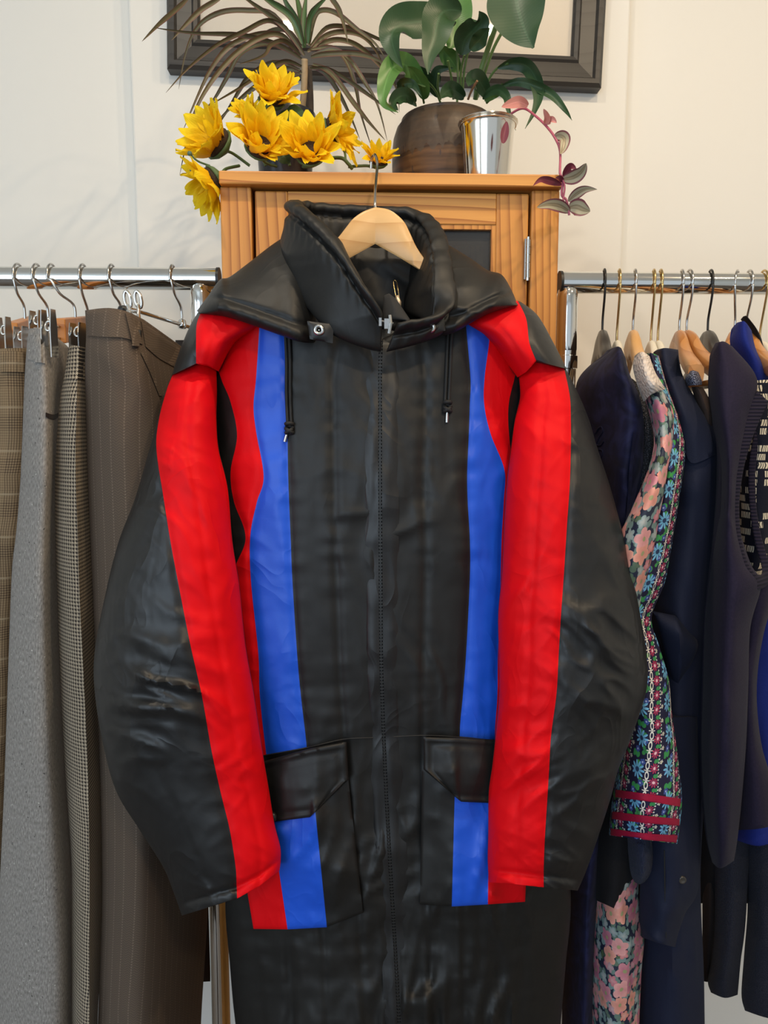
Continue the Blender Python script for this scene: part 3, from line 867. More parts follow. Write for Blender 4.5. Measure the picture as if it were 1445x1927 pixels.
    def grid(rows, lift, kc, kr):
        """dense grid laid on the body; rows of pixel corner points"""
        cols = [[Vector((*r[c], 0)) for r in rows] for c in range(len(rows[0]))]
        out = []
        for a in range(len(rows) - 1):
            for q in range(kr + (1 if a == len(rows) - 2 else 0)):
                line = []
                for c in range(len(cols) - 1):
                    l0 = cols[c][a].lerp(cols[c][a + 1], q / kr); l1 = cols[c + 1][a].lerp(cols[c + 1][a + 1], q / kr)
                    for k_ in range(kc + (1 if c == len(cols) - 2 else 0)):
                        line.append(l0.lerp(l1, k_ / kc))
                out.append([(p.x, p.y, surf(p.x, p.y, lift).y - OY[0]) for p in line])
        # even out the folds of the body underneath
        for it in range(6):
            new = [list(r) for r in out]
            for y in range(len(out)):
                for x in range(len(out[0])):
                    nb = [out[b][a][2] for b in (y - 1, y, y + 1) for a in (x - 1, x, x + 1) if 0 <= b < len(out) and 0 <= a < len(out[0])]
                    new[y][x] = (*out[y][x][:2], min(out[y][x][2], sum(nb) / len(nb)))
            out = new
        return out
    sheet('pocket', grid([[(430, 1470), (500, 1470), (587, 1465), (655, 1462)], [(477, 1748), (541, 1749), (615, 1745), (683, 1718)]], 0.0045, 10, 40), None, SUIT, 1, 1, 0.004, 0.003, wp, 0.0006, mats=[NBODY, NRED, NBLUE], pm=[1] * 10 + [2] * 10 + [0] * 10)
    sheet('pocket', grid([[(794, 1440), (857, 1440), (921, 1440), (1000, 1440)], [(790, 1702), (850, 1706), (918, 1702), (988, 1697)]], 0.0045, 10, 40), None, SUIT, 1, 1, 0.004, 0.003, wp, 0.0006, mats=[NBODY, NRED, NBLUE], pm=[0] * 10 + [2] * 10 + [1] * 10)
    f1 = sheet('pocket_flap', grid([[(470, 1440), (583, 1408), (652, 1396)], [(480, 1490), (583, 1478), (656, 1467)], [(496, 1549), (583, 1538), (586, 1535)]], 0.013, 14, 14), NBODY, SUIT, 1, 1, 0.007, 0.005, wrinkles(0.003, 0.3, 9, 6, 2.0), 0.0022)
    f2 = sheet('pocket_flap', grid([[(797, 1387), (868, 1388), (1000, 1396)], [(797, 1448), (868, 1455), (1000, 1465)], [(864, 1506), (868, 1509), (1000, 1515)]], 0.013, 14, 14), NBODY, SUIT, 1, 1, 0.007, 0.005, wrinkles(0.003, 0.3, 9, 6, 5.0), 0.0022)
    c = surf(516, 1520, 0.024)
    vs, fs = [], []
    n = 20
    for r, d in [(0.0, 0.003), (0.004, 0.0028), (0.0058, 0.0015), (0.0062, 0.0), (0.0062, -0.003)]:
        for k in range(n):
            an = 2 * PI * k / n; vs.append(c + Vector((r * math.cos(an), -d, r * math.sin(an))))
    for i in range(4):
        for k in range(n):
            a = i * n + k; b = i * n + (k + 1) % n; fs.append((a, b, b + n, a + n))
    obj('snap', vs, fs, BLACKMETAL, f1)
    return surf
SURF = zip_and_trims()

# safety pin with a tag loop, pinned to the neck lining
a, b = P(745, 531, .985), P(750, 563, .975)
pin = [a + Vector((0.001, 0, 0)), a + Vector((-0.0015, -0.001, 0.002)), a + Vector((-0.003, 0, -0.001)), b + Vector((-0.003, 0, 0.002)), b + Vector((-0.0015, 0, -0.002))]
vs, fs = join([tube_vf(spline([Vector(p) for p in pin], 5), 0.0005, 6), tube_vf([a + Vector((0.001, 0, 0)), b + Vector((0.001, 0, 0.001))], 0.0005, 6)])
PINT = thing('safety_pin', b, 'small gold safety pin fastened inside the ski suit collar', 'safety pin')
obj('wire', vs, fs, BRASS, PINT)
vs, fs = join([tube_vf([b + Vector((-0.002, 0, 0.004)), b + Vector((0, -0.001, -0.004)), b + Vector((0.001, 0, -0.016))], [0.002, 0.0034, 0.0016], 8)])
obj('clasp', vs, fs, plain('pale_brass', (0.70, 0.55, 0.38), 0.35, 0.6), PINT)

# wooden hanger inside the suit
def suit_hanger():
    Y = 1.0
    t = thing('coat_hanger', P(706, 390, Y), 'broad pale wooden coat hanger with a steel hook, inside the ski suit collar', 'hanger')
    up = [(560, 520), (600, 480), (634, 449), (648, 432), (664, 412), (684, 398), (706, 390)]
    lo = [(560, 545), (600, 520), (634, 499), (650, 490), (668, 480), (688, 469), (706, 459)]
    upr = [(706, 390), (730, 394), (748, 405), (762, 420), (772, 440), (790, 475), (840, 540)]
    lor = [(706, 459), (722, 468), (738, 477), (752, 485), (765, 493), (792, 510), (840, 560)]
    for name, U, L in (('hanger_arm', up, lo), ('hanger_arm', upr, lor)):
        us = spline([Vector((*p, 0)) for p in U], 5)
        ls = [Vector((*L[i_ // 5], 0)).lerp(Vector((*L[min(i_ // 5 + 1, len(L) - 1)], 0)), (i_ % 5) / 5) for i_ in range(len(us))]
        n = len(us); vs, fs = [], []
        c = us[-1].x if name and U is up else us[0].x
        prof = [(0, 0.5), (0.0, 0.8), (0.06, 1.0), (0.5, 1.0), (0.94, 1.0), (1.0, 0.8), (1.0, 0.5)]
        for i in range(n):
            fwd = -0.022 * (abs(us[i].x - 706) / 150) ** 1.3     # arms curve forward to the shoulders
            ring = []
            for t_, k in prof: ring.append((t_, -0.0075 * k))
            for t_, k in reversed(prof): ring.append((t_, 0.0075 * k))
            for t_, d in ring:
                q = us[i].lerp(ls[i], t_)
                p = P(q.x, q.y, Y); vs.append(P(q.x, q.y, Y + d + 0.004 + fwd * 0.6))
        M = 14
        for i in range(n - 1):
            for k in range(M):
                a = i * M + k; b = i * M + (k + 1) % M
                fs.append((a, b, b + M, a + M))
        fs.append(tuple(range(M))); fs.append(tuple((n - 1) * M + k for k in range(M)))
        obj(name, vs, fs, HANGERWOOD, t, sharp=50)
    # steel hook over the cabinet's top edge
    yk = CABF - 0.020
    pts = [(706, 394, 1.0), (705.5, 380, 1.004), (706, 360, 1.02), (708, 335, 1.05), (709.5, 315, 1.075), (709, 302, 1.085)]
    ps = [P(*p) for p in pts]
    top = P(705, 291, 1.10); ps += [top + Vector((0, 0, 0)), P(699.5, 299, 1.118), P(698, 317, 1.122)]
    c = spline(ps, 8)
    tube('hook', c, 0.0019, STEEL, t, 10)
suit_hanger()

OY[0] = 0.05
# ------------------------------------------------------------------ cloth materials of the racks
def cloth(name, build, rough=0.85, sheen=0.25, bs=(700, 0.25), spec=0.2):
    sheen *= 0.12
    g = G(name); c = build(g)
    g.bump(g.noise(g.scale(g.uv(), (1, 1, 1)), bs[0], 2), bs[1], 0.001)
    return g.set(c, rough, 0, spec, sheen)
def m_tweed(g):
    v = g.uv()
    a = g.noise(g.scale(v, (1, 0.35, 1)), 500, 3); b = g.noise(v, 260, 1)
    c = g.ramp(a, [(0.3, (0.15, 0.135, 0.122)), (0.55, (0.25, 0.23, 0.21)), (0.75, (0.35, 0.325, 0.295))])
    fl = g.math('GREATER_THAN', b, 0.735)
    dk = g.math('GREATER_THAN', g.noise(g.vec('ADD', v, (3, 3, 0)), 170, 1), 0.735)
    c = g.mix(g.math('MULTIPLY', dk, 0.8), c, (0.045, 0.04, 0.038))
    return g.mix(fl, c, (0.50, 0.47, 0.42))
def m_hounds(g):
    k = 205.0
    s = g.sep(g.uv()); x = g.math('MULTIPLY', s[0], k); y = g.math('MULTIPLY', s[1], k)
    fx = g.math('FRACT', x); fy = g.math('FRACT', y)
    a = g.math('LESS_THAN', fx, 0.5); b = g.math('LESS_THAN', fy, 0.5)
    tw = g.math('LESS_THAN', g.math('FRACT', g.math('MULTIPLY', g.math('ADD', x, y), 2.0)), 0.5)
    both = g.math('MULTIPLY', a, b)
    xor = g.math('ABSOLUTE', g.math('SUBTRACT', a, b))
    d = g.math('ADD', both, g.math('MULTIPLY', xor, tw))
    n = g.noise(g.uv(), 12, 2)
    lt = g.mix(n, (0.43, 0.355, 0.26), (0.33, 0.27, 0.195))
    return g.mix(d, lt, (0.022, 0.017, 0.015))
def m_brown(g):
    s = g.sep(g.uv())
    st = g.math('FRACT', g.math('MULTIPLY', s[0], 55.0))
    zig = g.math('ABSOLUTE', g.math('SUBTRACT', g.math('FRACT', g.math('MULTIPLY', s[0], 110.0)), 0.5))
    tw = g.math('FRACT', g.math('ADD', g.math('MULTIPLY', s[1], 300.0), g.math('MULTIPLY', zig, 2.0)))
    base = g.mix(tw, (0.066, 0.049, 0.036), (0.122, 0.092, 0.067))
    n = g.noise(g.scale(g.uv(), (1, 0.1, 1)), 60, 2)
    base = g.mix(g.math('MULTIPLY', n, 0.6), base, (0.085, 0.058, 0.044))
    dots = g.math('MULTIPLY', g.math('LESS_THAN', st, 0.09), g.math('LESS_THAN', g.math('FRACT', g.math('MULTIPLY', s[1], 260.0)), 0.55))
    return g.mix(g.math('MULTIPLY', dots, 0.35), base, (0.26, 0.20, 0.15))
def m_plaid(g):
    s = g.sep(g.uv())
    def band(x, f, o, wd): return g.math('LESS_THAN', g.math('FRACT', g.math('ADD', g.math('MULTIPLY', x, f), o)), wd)
    fine = g.math('LESS_THAN', g.math('FRACT', g.math('MULTIPLY', s[0], 300.0)), 0.5)
    fine2 = g.math('LESS_THAN', g.math('FRACT', g.math('MULTIPLY', s[1], 300.0)), 0.5)
    c = g.mix(g.math('MULTIPLY', g.math('ADD', fine, fine2), 0.33), (0.235, 0.165, 0.095), (0.10, 0.065, 0.036))
    bx = g.math('MULTIPLY', band(s[0], 18, 0.1, 0.35), fine); by = g.math('MULTIPLY', band(s[1], 18, 0.1, 0.35), fine2)
    c = g.mix(g.math('MULTIPLY', g.math('ADD', bx, by), 0.42), c, (0.05, 0.03, 0.018))
    ln = g.math('MAXIMUM', band(s[0], 18, 0.6, 0.05), band(s[1], 18, 0.6, 0.05))
    return g.mix(g.math('MULTIPLY', ln, 0.5), c, (0.33, 0.26, 0.17))
TWEED = cloth('grey_tweed', m_tweed); HOUNDS = cloth('houndstooth', m_hounds); BROWN = cloth('brown_herringbone', m_brown); PLAID = cloth('beige_plaid', m_plaid)
DKBROWN = cloth('dark_brown_cloth', lambda g: g.mix(g.noise(g.uv(), 300, 2), (0.016, 0.011, 0.010), (0.030, 0.021, 0.019)))
def surfer(o):
    from mathutils.bvhtree import BVHTree
    org = ORG[o.name]
    b = BVHTree.FromPolygons([v.co + org for v in o.data.vertices], [tuple(p.vertices) for p in o.data.polygons])
    cp = Vector((0, 0, CAMZ))
    def f(px, py, lift=0.0):
        d = (P(px, py, 1.0) - cp).normalized()
        h = b.ray_cast(cp, d)
        p = h[0] if h[0] else P(px, py, 0.95)
        return p - d * lift
    return f
def strip(name, f, rows, lift, th, mat, parent, nu=10, nv=3, rim=0.0):
    """a band laid on a garment's surface; rows of pixel points"""
    nc = len(rows[0])
    cols = [spline([Vector((*r[c], 0)) for r in rows], 4) for c in range(nc)]
    rr = []
    for j in range(len(cols[0])):
        line = spline([c[j] for c in cols], 5)
        rr.append([(q.x, q.y, f(q.x, q.y, lift).y - OY[0]) for q in line])
    nu, nv = 2, 1
    return sheet(name, rr, mat, parent, nu, nv, th, 0.0, rim=rim)

# ------------------------------------------------------------------ trousers on the left rail
def trousers(label, rows, T, mat, pm=None, **kw):
    nc = len(rows[0])
    top = rows[0][nc // 2]
    t = thing('trousers', P(rows[-1][1][0], rows[-1][1][1], rows[-1][1][2]), label, 'trousers', 'trousers on the left rail')
    l = loft('leg', rows, T, [mat], [0] * (nc - 1), t, **kw)
    return t, l
# glen check
t, l = trousers('beige checked trousers at the left end of the rail',
    [[(-70, 660, .99), (44, 655, .955), (62, 668, 1.03)], [(-70, 760, .98), (45, 760, .95), (66, 760, 1.03)], [(-70, 850, .98), (44, 850, .95), (66, 850, 1.03)], [(-80, 1000, .98), (30, 1000, .95), (60, 1000, 1.04)], [(-90, 1150, .98), (18, 1150, .96), (52, 1150, 1.04)], [(-100, 1450, .98), (4, 1450, .97), (50, 1450, 1.05)], [(-110, 1927, .98), (-20, 1927, .97), (40, 1927, 1.05)], [(-110, 2080, .98), (-20, 2080, .97), (40, 2080, 1.05)]],
    0.03, PLAID, nu=[10, 8], nv=6, wr=wrinkles(0.004, 0.05, 10, 2, 1.0))
f = surfer(l)
strip('waistband', f, [[(2, 662), (24, 660), (46, 664)], [(2, 700), (24, 700), (46, 700)]], 0.003, 0.004, PLAID, t, 8, 3, 0.0006)
# grey tweed
t, l = trousers('grey flecked tweed trousers clipped between the checked and houndstooth pairs',
    [[(54, 618, .94), (82, 622, .925), (128, 655, 1.0)], [(48, 680, .935), (86, 690, .915), (128, 700, 1.0)], [(44, 760, .93), (90, 760, .91), (118, 760, 1.0)], [(40, 850, .93), (90, 850, .905), (116, 850, 1.0)], [(34, 950, .93), (88, 950, .905), (112, 950, 1.0)], [(23, 1063, .93), (84, 1063, .905), (112, 1063, 1.0)], [(16, 1240, .93), (86, 1240, .905), (114, 1240, 1.0)], [(8, 1475, .93), (96, 1475, .905), (124, 1480, .99)], [(-2, 1700, .93), (108, 1700, .905), (138, 1700, .98)], [(-10, 1927, .93), (112, 1927, .905), (140, 1927, .98)], [(-14, 2080, .93), (112, 2080, .905), (140, 2080, .98)]],
    [0.018] + [0.024] * 10, TWEED, nu=[14, 10], nv=6, wr=wrinkles(0.003, 0.02, 10, 2, 4.0))
f = surfer(l)
strip('waistband', f, [[(56, 622), (70, 620), (84, 626)], [(52, 676), (68, 680), (85, 684)]], 0.0025, 0.003, TWEED, t, 8, 3, 0.0006)
strip('belt_loop', f, [[(63, 616), (76, 616)], [(65, 682), (78, 682)]], 0.006, 0.003, TWEED, t, 4, 3)
strip('pocket_welt', f, [[(86, 776), (100, 780), (112, 776)], [(86, 784), (100, 790), (112, 784)]], 0.002, 0.003, DKBROWN, t, 6, 3)
# houndstooth
t, l = trousers('narrow brown and cream houndstooth trousers between the grey tweed and the brown pair',
    [[(130, 648, .93), (150, 652, .92), (166, 655, .95)], [(122, 700, .925), (146, 705, .915), (166, 705, .95)], [(112, 760, .92), (144, 765, .905), (167, 765, .95)], [(104, 880, .92), (142, 880, .90), (172, 880, .95)], [(104, 1000, .92), (146, 1000, .90), (176, 1000, .95)], [(108, 1130, .92), (150, 1130, .90), (180, 1130, .95)], [(114, 1290, .92), (158, 1290, .90), (184, 1290, .95)], [(122, 1450, .92), (165, 1450, .90), (190, 1450, .95)], [(134, 1620, .92), (168, 1620, .90), (192, 1620, .95)], [(134, 1780, .92), (168, 1780, .90), (190, 1780, .95)], [(134, 1927, .92), (168, 1927, .90), (182, 1927, .95)], [(132, 2080, .92), (168, 2080, .90), (182, 2080, .95)]],
    [0.014, 0.018] + [0.022] * 10, HOUNDS, nu=[12, 9], nv=6, wr=wrinkles(0.0025, 0.02, 12, 2, 7.0), seam=0.002)
f = surfer(l)
strip('waistband', f, [[(131, 652), (146, 654), (160, 656)], [(122, 712), (142, 714), (162, 714)]], 0.002, 0.003, HOUNDS, t, 8, 4, 0.0005)
# brown herringbone
t, l = trousers('wide brown herringbone trousers nearest the ski suit, clipped to a chrome hanger',
    [[(160, 584, .93), (212, 580, .915), (264, 598, .935), (345, 655, 1.06)], [(162, 632, .92), (212, 636, .905), (270, 650, .93), (350, 700, 1.06)], [(160, 700, .91), (222, 700, .90), (292, 730, .93), (362, 760, 1.06)], [(165, 900, .91), (236, 900, .895), (322, 900, .94), (385, 900, 1.06)], [(172, 1060, .91), (250, 1060, .895), (334, 1060, .95), (398, 1060, 1.06)], [(178, 1200, .91), (260, 1200, .895), (340, 1200, .96), (402, 1200, 1.06)], [(189, 1480, .91), (265, 1480, .90), (336, 1480, .97), (402, 1480, 1.06)], [(192, 1700, .91), (265, 1700, .90), (333, 1700, .97), (392, 1700, 1.06)], [(184, 1927, .91), (265, 1927, .90), (333, 1927, .97), (378, 1927, 1.06)], [(180, 2080, .91), (265, 2080, .90), (333, 2080, .97), (376, 2080, 1.06)]],
    [0.016] + [0.026] * 9, BROWN, nu=[12, 12, 10], nv=8, wr=wrinkles(0.004, 0.03, 9, 2, 2.2))
f = surfer(l)
strip('waistband', f, [[(163, 585), (200, 581), (235, 586), (262, 598)], [(165, 632), (200, 634), (235, 636), (268, 648)]], 0.003, 0.004, BROWN, t, 6, 4, 0.0007)
strip('waistband', f, [[(266, 604), (300, 628), (338, 654)], [(274, 652), (302, 676), (340, 696)]], 0.003, 0.004, BROWN, t, 6, 4, 0.0007)
strip('belt_loop', f, [[(236, 588), (250, 590)], [(248, 640), (262, 642)], [(248, 650), (262, 652)]], 0.008, 0.004, BROWN, t, 4, 4)
strip('pocket_edge', f, [[(265, 664), (270, 664)], [(282, 700), (287, 700)], [(300, 745), (305, 745)]], 0.003, 0.003, BROWN, t, 3, 4)
# dark pair behind
t, l = trousers('dark brown trousers behind the brown herringbone pair, hem showing beside the rail post',
    [[(330, 640, 1.24), (380, 640, 1.20), (404, 640, 1.23)], [(326, 1000, 1.24), (380, 1000, 1.20), (404, 1000, 1.23)], [(320, 1400, 1.24), (380, 1400, 1.20), (404, 1400, 1.23)], [(318, 1700, 1.24), (375, 1700, 1.20), (406, 1700, 1.23)], [(322, 1850, 1.24), (375, 1848, 1.20), (410, 1846, 1.23)]],
    0.02, DKBROWN, nu=[6, 6], nv=5, wr=wrinkles(0.003, 0.03, 10, 2, 5.2))

# trouser hangers
def hook_pts(x, top, neck, lean=0.0, r=0.0195):
    """hook over the rail in the Y-Z plane: neck below, round over the rail"""
    y = RAILY
    z = top - r + 0.001
    pts = [Vector((x + lean, y + neck[1], neck[0])), Vector((x + lean * 0.95, y + neck[1] * 0.9 - 0.001, neck[0] + (z - neck[0]) * 0.35)), Vector((x + lean * 0.5, y - r * 0.75, z - 0.026)), Vector((x + lean * 0.2, y - r * 1.04, z - 0.008))]
    for a in range(195, -40, -20):
        an = math.radians(a)
        pts.append(Vector((x, y + r * math.cos(an), z + r * math.sin(an))))
    return spline(pts, 4)
def trouser_hanger(label, hx, near, far, kind, clips):
    X = P(hx, 510, RAILY - OY[0]).x
    ztop = zL + RAILR + 0.0025
    a, b = P(*near), P(*far)
    mid = (a + b) / 2
    neckx = X
    # point of the bar nearest the hook's plane
    d = b - a
    k = max(0.05, min(0.95, (RAILY - a.y) / d.y)) if abs(d.y) > 1e-4 else 0.5
    c = a + d * k
    t = thing('trouser_hanger', c, label, 'hanger', 'trouser hangers on the left rail')
    hk = hook_pts(X, ztop, (c.z + (0.012 if kind == 'wood' else 0.002), c.y - RAILY), c.x - X)
    tube('hook', hk, 0.0019, STEEL, t, 10)
    dn = d.normalized(); sd = Vector((-dn.y, dn.x, 0)).normalized()
    if kind == 'wood':
        vs = []
        for e in (a, b):
            for s_ in (-1, 1):
                for z_ in (-0.019, 0.015): vs.append(e + sd * s_ * 0.008 + Vector((0, 0, z_)))
        fs = [(0, 1, 3, 2), (4, 6, 7, 5), (0, 4, 5, 1), (2, 3, 7, 6), (1, 5, 7, 3), (0, 2, 6, 4)]
        obj('bar', vs, fs, BLOCKWOOD, t, smooth=False, bevel=0.0015)
        parts = []
        for z_ in (0.004, -0.012): parts.append(tube_vf([a + Vector((0, 0, z_)) - dn * 0.016, a + Vector((0, 0, z_))], 0.0016, 8))
        for pv in parts: obj('rod', pv[0], pv[1], STEEL, t)
    else:
        tube('bar', [a, b], 0.0028, CHROME, t, 12)
        vs, fs = lathe_vf((c.x, c.y, c.z - 0.006), [(0, 0), (0.006, 0.0), (0.007, 0.004), (0.006, 0.012), (0.003, 0.015), (0, 0.015)], 16)
        obj('hub', vs, fs, CHROME, t)
    for (px, py, Y, h, wd, tilt) in clips:
        p = P(px, py, Y)
        def plate(off, ang):
            u = Vector((math.cos(ang), math.sin(ang), 0)); n = Vector((-u.y, u.x, 0))
            vs = []
            for z_, ww in ((h / 2, 0.7), (h * 0.1, 1.0), (-h / 2, 1.0)):
                for s_ in (-1, 1):
                    for q in (0, 0.0014): vs.append(p + u * s_ * wd / 2 * ww + n * (off + q) + Vector((tilt * z_, 0, z_)))
            fs = []
            for r in range(2):
                o = r * 4
                fs += [(o, o + 2, o + 6, o + 4), (o + 1, o + 5, o + 7, o + 3), (o, o + 4, o + 5, o + 1), (o + 2, o + 3, o + 7, o + 6)]
            fs += [(0, 1, 3, 2), (8, 10, 11, 9)]
            return vs, fs
        an = math.radians(70)
        pl = obj('clip', *join([plate(-0.008, an), plate(0.006, an)]), STEEL, t, smooth=False)
        ring = [p + Vector((0.004 * math.cos(q) , 0.009 * math.sin(q) * 0.2, h * 0.16 + 0.006 * math.sin(q))) for q in [i * 2 * PI / 16 for i in range(17)]]
        obj('spring', *tube_vf(ring, 0.0014, 8), CHROME, pl)
trouser_hanger('wooden trouser hanger with steel clips holding the beige checked trousers', 35, (22, 628, 1.02), (66, 612, 1.20), 'wood', [(8, 632, .965, 0.048, 0.012, 0)])
trouser_hanger('steel trouser hanger whose tall clip grips the grey tweed waistband', 70, (74, 612, .985), (100, 606, 1.2), 'steel', [(92, 628, .90, 0.058, 0.012, 0), (70, 610, .95, 0.034, 0.014, 0)])
trouser_hanger('wooden trouser hanger with an orange block end above the houndstooth waistband', 98, (112, 620, 1.03), (172, 612, 1.22), 'wood', [(40, 640, 1.0, 0.036, 0.014, 0)])
trouser_hanger('steel trouser hanger whose clip grips the houndstooth waistband', 157, (150, 628, .985), (176, 616, 1.2), 'steel', [(146, 632, .93, 0.032, 0.016, 0)])
trouser_hanger('steel trouser hanger whose hook goes behind the brown herringbone waistband', 211, (214, 598, .99), (236, 606, 1.2), 'steel', [])
trouser_hanger('chrome clip hanger with a thin bar, first hook beside the ski suit', 325, (240, 580, 1.0), (425, 636, 1.24), 'steel', [])
HG = [o for o in C.objects if o.name.startswith('trouser_hanger')][-1]
# its spring clip: two finger loops, jaws and a black tip
for (x0, x1, lp) in ((240, 254, 552), (260, 262, 552)):
    c0 = P(x0 - 2, lp + 8, .94)
    lpts = [P(x0 + 6 * math.sin(q) - 3 * math.cos(q), lp + 12 - 16 * math.cos(q), .935) for q in [i * 2 * PI / 14 for i in range(15)]]
    body = [P(x0, lp + 22, .93), P((x0 + x1) / 2, lp + 45, .925), P(x1, lp + 84, .905)]
    vs, fs = join([tube_vf(lpts, 0.0022, 8), tube_vf(spline(body, 4), [0.0035] * 4 + [0.0045] * 4 + [0.003], 10, True, 0.6)])
    cl = obj('clip', vs, fs, CHROME, HG, sharp=60)
tube('clip_tip', [P(262, 622, .905), P(262, 640, .903)], [0.0034, 0.003], DARKPLASTIC, HG, 10)
vs, fs = lathe_vf(tuple(P(232, 583, .955) + Vector((0, 0, -0.006))), [(0, 0), (0.006, 0.002), (0.0075, 0.006), (0.006, 0.010), (0, 0.012)], 16)
obj('clip_pivot', vs, fs, DARKPLASTIC, HG)
tube('clip_pin', [P(232, 583, .955), P(262, 588, .93)], 0.002, CHROME, HG, 8)

# ------------------------------------------------------------------ prints for the right rail
def flower_mask(g, v2, petals, rad, depth=0.38, soft=0.04):
    """v2: cell-scaled coordinates; returns (petal mask, centre mask, random colour, radius)"""
    n = g.new('ShaderNodeTexVoronoi', voronoi_dimensions='2D', feature='F1')
    n.inputs['Scale'].default_value = 1.0; n.inputs['Randomness'].default_value = 0.75
    g.put(n.inputs['Vector'], v2)
    d = g.vec('SUBTRACT', v2, n.outputs['Position'])
    s = g.sep(d)
    r = g.math('SQRT', g.math('ADD', g.math('MULTIPLY', s[0], s[0]), g.math('MULTIPLY', s[1], s[1])))
    rnd = g.sep(n.outputs['Color'])
    an = g.math('ADD', g.math('ARCTAN2', s[1], s[0]), g.math('MULTIPLY', rnd[0], 6.28))
    pet = g.math('ABSOLUTE', g.math('COSINE', g.math('MULTIPLY', an, petals / 2)))
    lim = g.math('MULTIPLY', g.math('ADD', g.math('MULTIPLY', pet, depth), 1 - depth), rad)
    m = g.math('LESS_THAN', r, lim)
    ctr = g.math('LESS_THAN', r, rad * 0.2)
    return m, ctr, rnd, g.math('DIVIDE', r, lim)
def m_floral(g):
    v = g.uv()
    v = g.vec('ADD', v, g.scale(g.new('ShaderNodeTexNoise').outputs['Color'], (0.0, 0.0, 0)))
    c = g.mix(g.noise(v, 40, 2), (0.012, 0.014, 0.045), (0.02, 0.03, 0.05))
    # leaves
    m, k, rn, r = flower_mask(g, g.scale(g.vec('ADD', v, (0.31, 0.17, 0)), (70, 70, 70)), 2, 0.55, 0.6)
    c = g.mix(m, c, g.mix(rn[1], (0.07, 0.11, 0.055), (0.20, 0.30, 0.30)))
    m, k, rn, r = flower_mask(g, g.scale(g.vec('ADD', v, (0.71, 0.43, 0)), (48, 48, 48)), 5, 0.42, 0.4)
    cc = g.ramp(rn[1], [(0.0, (0.16, 0.25, 0.27)), (0.45, (0.26, 0.33, 0.33)), (0.5, (0.50, 0.12, 0.20)), (1.0, (0.62, 0.22, 0.17))])
    c = g.mix(m, c, g.mix(r, g.mix(0.4, cc, (0.7, 0.6, 0.55)), cc))
    m, k, rn, r = flower_mask(g, g.scale(v, (28, 28, 28)), 5, 0.42, 0.34)
    cc = g.ramp(rn[1], [(0.0, (0.52, 0.16, 0.24)), (0.30, (0.70, 0.30, 0.30)), (0.52, (0.42, 0.10, 0.20)), (0.75, (0.70, 0.28, 0.20))], 'CONSTANT')
    sh = g.math('ADD', g.math('MULTIPLY', r, 0.55), g.math('MULTIPLY', g.noise(v, 170, 2), 0.5))
    col = g.mix(sh, g.mix(0.45, cc, (0.25, 0.04, 0.09)), g.mix(0.25, cc, (0.9, 0.6, 0.5)))
    col = g.mix(k, col, (0.30, 0.30, 0.15))
    return g.mix(m, c, col)
